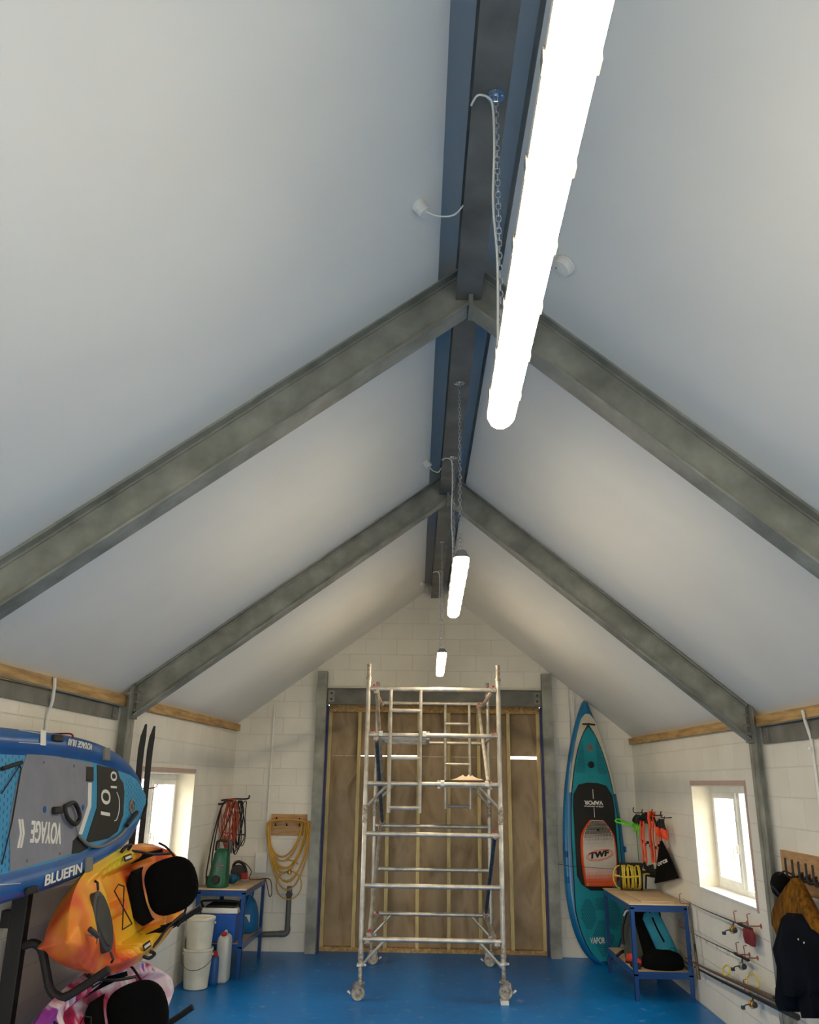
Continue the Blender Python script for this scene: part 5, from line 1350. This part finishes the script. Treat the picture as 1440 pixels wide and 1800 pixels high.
# fishing rods on red bracket hooks
def bracket(y, z, lab, flip=1):
    o = thing('rod_bracket', lab, 'bracket', (XR, y, z), 'red brackets for the fishing rods')
    x = XR
    MB().tube([(x, y, z), (x-.09, y, z+.0), (x-.095, y+.03*flip, z+.0), (x-.10, y+.03*flip, z+.085), (x-.075, y+.03*flip, z+.09)], .0045, 6).build('arm', m_copper, o)
    MB().lathe([(.018, 0), (.018, .005)], (x, y, z), (-1, 0, 0), 10).build('wall_plate', m_copper, o)
def rodat(p0, p1, lab, r0=.002, r1=.009, rings=5, mt=None, reel=None, xo=.06, grip=True):
    a = pl(*p0, 0, XR-xo); b = pl(*p1, 0, XR-xo)
    o = thing('fishing_rod', lab, 'fishing rod', b, 'fishing rods on the right wall')
    N = 10; m = MB(); m.tube([a.lerp(b, i/N)+Vector((0, 0, -.02*math.sin(PI*i/N)*(1-i/N))) for i in range(N+1)], [lerp(r0, r1, i/N) for i in range(N+1)], 8); m.build('blank', mt or m_rod, o)
    d = (b-a).normalized()
    if grip: MB().tube([b-d*.34, b-d*.30, b-d*.16, b-d*.02, b], [.009, .014, .012, .014, .012], 10).build('grip', m_foam, o)
    for i in range(rings):
        t = .12+.62*i/max(1, rings-1); c = a.lerp(b, t)+Vector((0, 0, -.02*math.sin(PI*t)*(1-t))); rr = .006+.016*t*t
        m = MB(); q = [c+Vector((0, 0, -rr-.008))+Vector((math.sin(2*PI*k/14)*rr*.9, math.sin(2*PI*k/14)*rr*.5, math.cos(2*PI*k/14)*rr)) for k in range(14)]
        m.tube(q, .0018, 5, closed=True); m.tube([c, c+Vector((0, 0, -.009))], .002, 5); m.build('line_guide', m_bolt, o)
    if reel:
        t, col = reel; c = a.lerp(b, t)+Vector((-.01, 0, -.065))
        mr = MB(); mr.lathe([(.012, -.03), (.028, -.028), (.028, -.02), (.02, -.016), (.02, .012), (.027, .016), (.027, .024), (.018, .03)], c, d, 18); rl = mr.build('reel_spool', col, o)
        m = MB(); m.tube(smooth_path([c+Vector((.01, 0, .06)), c+Vector((.005, .01, .03)), c+d*.02], 4), .007, 6); m.lathe([(.02, 0), (.022, .02), (.012, .035)], c+d*.03, d, 12)
        m.tube(smooth_path([c, c+Vector((-.05, .02, -.01)), c+Vector((-.06, .05, -.03))], 4), .005, 6); m.obox(c+Vector((-.065, .06, -.04)), (.012, 0, 0), (0, .018, 0), (0, 0, .012)); m.build('reel_body', m_dgrey, rl)
        m = MB(); m.tube([c+d*-.02+Vector((.03*math.cos(PI*k/8), -.01*math.sin(PI*k/8), -.035*math.sin(PI*k/8))) for k in range(9)], .003, 5); m.build('bail_arm', m_bolt, rl)
    return o, a, b, d
m_rod = mat('dark_rod', srgb(38, 36, 34), .3); m_rodb = mat('brown_rod', srgb(96, 76, 56), .4); m_gold = mat('gold_reel', srgb(190, 140, 56), .3, .5)
rodat((1200, 1580), (1322, 1634), 'fishing rod with gold reel on the top brackets under the right window', reel=(.78, m_gold), rings=2)
rodat((1198, 1628), (1316, 1688), 'thin fishing rod with silver guides on the middle brackets', r1=.007, reel=(.93, m_bolt), rings=5)
rodat((1200, 1688), (1402, 1788), 'long dark fishing rod with gold reel, lowest on the right wall', reel=(.70, m_gold), r1=.024, r0=.006, rings=3)
rodat((1206, 1684), (1362, 1756), 'brown fishing rod lying just above the lowest one', mt=m_rodb, r1=.024, r0=.006, rings=4, xo=.10)
o, a, b, d = rodat((1212, 1590), (1229, 1722), 'brown fishing rod hanging upright beside the right workbench', mt=m_rodb, r0=.007, r1=.019, rings=2, xo=.07)
rodat((1208, 1587), (1220, 1700), 'slim grey fishing rod hanging upright next to the brown one', mt=m_mgrey, r0=.003, r1=.008, rings=2, xo=.10, grip=False)
for u, v, lab in ((1205, 1588, 'red rod bracket at the top left end of the rods'), (1304, 1622, 'red rod bracket by the gold reel under the window corner'), (1328, 1628, 'red rod bracket carrying the dark red pouch'), (1205, 1631, 'red rod bracket beside the bench leg'),
                  (1308, 1678, 'red rod bracket at the silver reel'), (1322, 1684, 'red rod bracket right of the silver reel'), (1322, 1744, 'red rod bracket at the lowest gold reel')):
    p = pl(u, v, 0, XR-.05); bracket(p.y, p.z, lab)
p = pl(1320, 1647, 0, XR-.05); o = thing('tackle_pouch', 'dark red tackle pouch hanging from a bracket under the right window', 'pouch', (XR-.05, p.y, p.z-.05))
rows = [((XR-.06, p.y+.10, p.z-.055), (XR-.06, p.y-.10, p.z-.06), .8), ((XR-.06, p.y+.12, p.z-.01), (XR-.06, p.y-.11, p.z-.01), 1), ((XR-.06, p.y+.12, p.z+.04), (XR-.06, p.y-.10, p.z+.05), .8), ((XR-.06, p.y+.11, p.z+.065), (XR-.06, p.y-.09, p.z+.075), .3)]
cloth(rows, .025, 'pouch_body', mat('dark_red_fabric', srgb(120, 26, 34), .7), o, .15, 5, nrm=(1, 0, 0))
# rings of yellow line
for (u, v, r, lab) in ((1323, 1728, .062, 'large yellow landing hoop on the lowest fishing rod'), (1277, 1706, .04, 'smaller yellow hoop on the lowest rods')):
    c = pl(u, v, 0, XR-.08); o = thing('line_hoop', lab, 'hoop', c)
    MB().tube([c+Vector((.02*math.sin(2*PI*k/24), math.cos(2*PI*k/24)*r*2.0, math.sin(2*PI*k/24)*r)) for k in range(24)], .007, 6, closed=True).build('ring', m_yel2, o)

# hook board with coats
HB0, HB1 = pl(1370, 1493, 0, XR-.02), pl(1452, 1572, 0, XR-.02)
o = thing('coat_rail', 'plywood coat board with black double hooks on the right wall', 'coat rack', (XR-.01, (6.2+HB0.y)/2, 1.38))
m = MB(); m.box((XR-.02, 5.95, 1.36), (XR-.001, HB0.y-.01, 1.635)); m.build('board', m_plyb, o, smooth=False)
for i in range(5):
    tp = pl((1380, 1392, 1403, 1416, 1428)[i], 1508+3.2*i, 0, XR-.14); y = tp.y; z = tp.z-.10
    MB().tube(smooth_path([(XR-.02, y, z), (XR-.07, y, z-.03), (XR-.125, y, z-.03), (XR-.14, y, z+.0), (XR-.14, y, tp.z)], 5), .0085, 8).build('hook', m_black, o)
    MB().tube(smooth_path([(XR-.02, y, z-.02), (XR-.05, y+.02, z-.05), (XR-.08, y+.03, z-.04), (XR-.085, y+.03, z+.0)], 4), .008, 8).build('lower_hook', m_black, o)
o = thing('peaked_cap', 'black peaked cap hanging at the left end of the coat board', 'cap', (2.62, 6.80, 1.29))
c = Vector((2.655, 6.76, 1.40))
MB().ell(c, .075, .10, .095, 20, 12, fn=lambda q: 1+.05*math.sin(6*math.atan2(q.z, q.y))*(abs(q.x) < .9)).build('crown', m_blackf, o)
MB().lathe([(.0, -.004), (.062, -.004), (.07, .0), (.062, .006), (.0, .008)], c+Vector((-.045, -.03, -.05)), (-.9, .1, -.6), 22).build('peak', m_black, o)
MB().tube(smooth_path([c+Vector((-.03, -.05, .08)), c+Vector((0, -.09, .11)), c+Vector((.04, -.12, .09))], 4), .007, 6).build('cap_strap', m_black, o)
m_must = mat('mustard_lining', srgb(128, 84, 12), .85, spec=.2, c2=srgb(70, 42, 8), scale=12, stretch=(3, 3, .6)); m_navy = mat('navy_fabric', srgb(8, 14, 28), .9, spec=.12, c2=srgb(4, 7, 14), scale=5, bump=.3, bscale=12)
o = thing('coat', 'long navy coat with mustard yellow lining hanging from the coat board', 'coat', (2.60, 6.45, .55))
xj = XR-.17
def J(u, v, x=xj): return pl(u, v, 0, x)
rows = [(J(1398, 1543), J(1401, 1543), .3), (J(1389, 1558), J(1408, 1558), .6), (J(1374, 1582), J(1421, 1585), .9), (J(1366, 1605), J(1436, 1612), 1), (J(1366, 1625), J(1450, 1640), 1), (J(1374, 1645), J(1462, 1660), .95)]
cloth(rows[::-1], .075, 'mustard_lining', m_must, o, .30, 9, nrm=(1, 0, 0))
xk = xj-.045
def K(u, v): return pl(u, v, 0, xk)
rows = [(K(1390, 1604), K(1412, 1606), .5), (K(1384, 1614), K(1420, 1618), .8), (K(1376, 1650), K(1446, 1655), 1), (K(1370, 1668), K(1456, 1680), 1), (K(1377, 1700), K(1462, 1710), 1), (K(1376, 1730), K(1462, 1735), 1), (K(1374, 1748), K(1458, 1757), .9)]
cloth(rows[::-1], .09, 'coat_body', m_navy, o, .18, 7, nrm=(1, 0, 0))
rows = [(K(1374, 1735), K(1402, 1745), 1), (K(1373, 1760), K(1402, 1765), 1), (K(1378, 1776), K(1402, 1779), .8)]
cloth(rows[::-1], .07, 'coat_tail', m_navy, o, .10, 5, nrm=(1, 0, 0))
rows = [(K(1412, 1745), K(1458, 1745), 1), (K(1415, 1770), K(1458, 1770), 1), (K(1417, 1790), K(1456, 1790), .8)]
cloth(rows[::-1], .07, 'coat_tail', m_navy, o, .10, 5, nrm=(1, 0, 0))
for u, v in ((1404, 1651), (1414, 1657)):
    MB().lathe([(.006, 0), (.006, .004)], pl(u, v, 0, xk-.095), (-1, 0, 0), 10).build('snap_button', m_white, o)
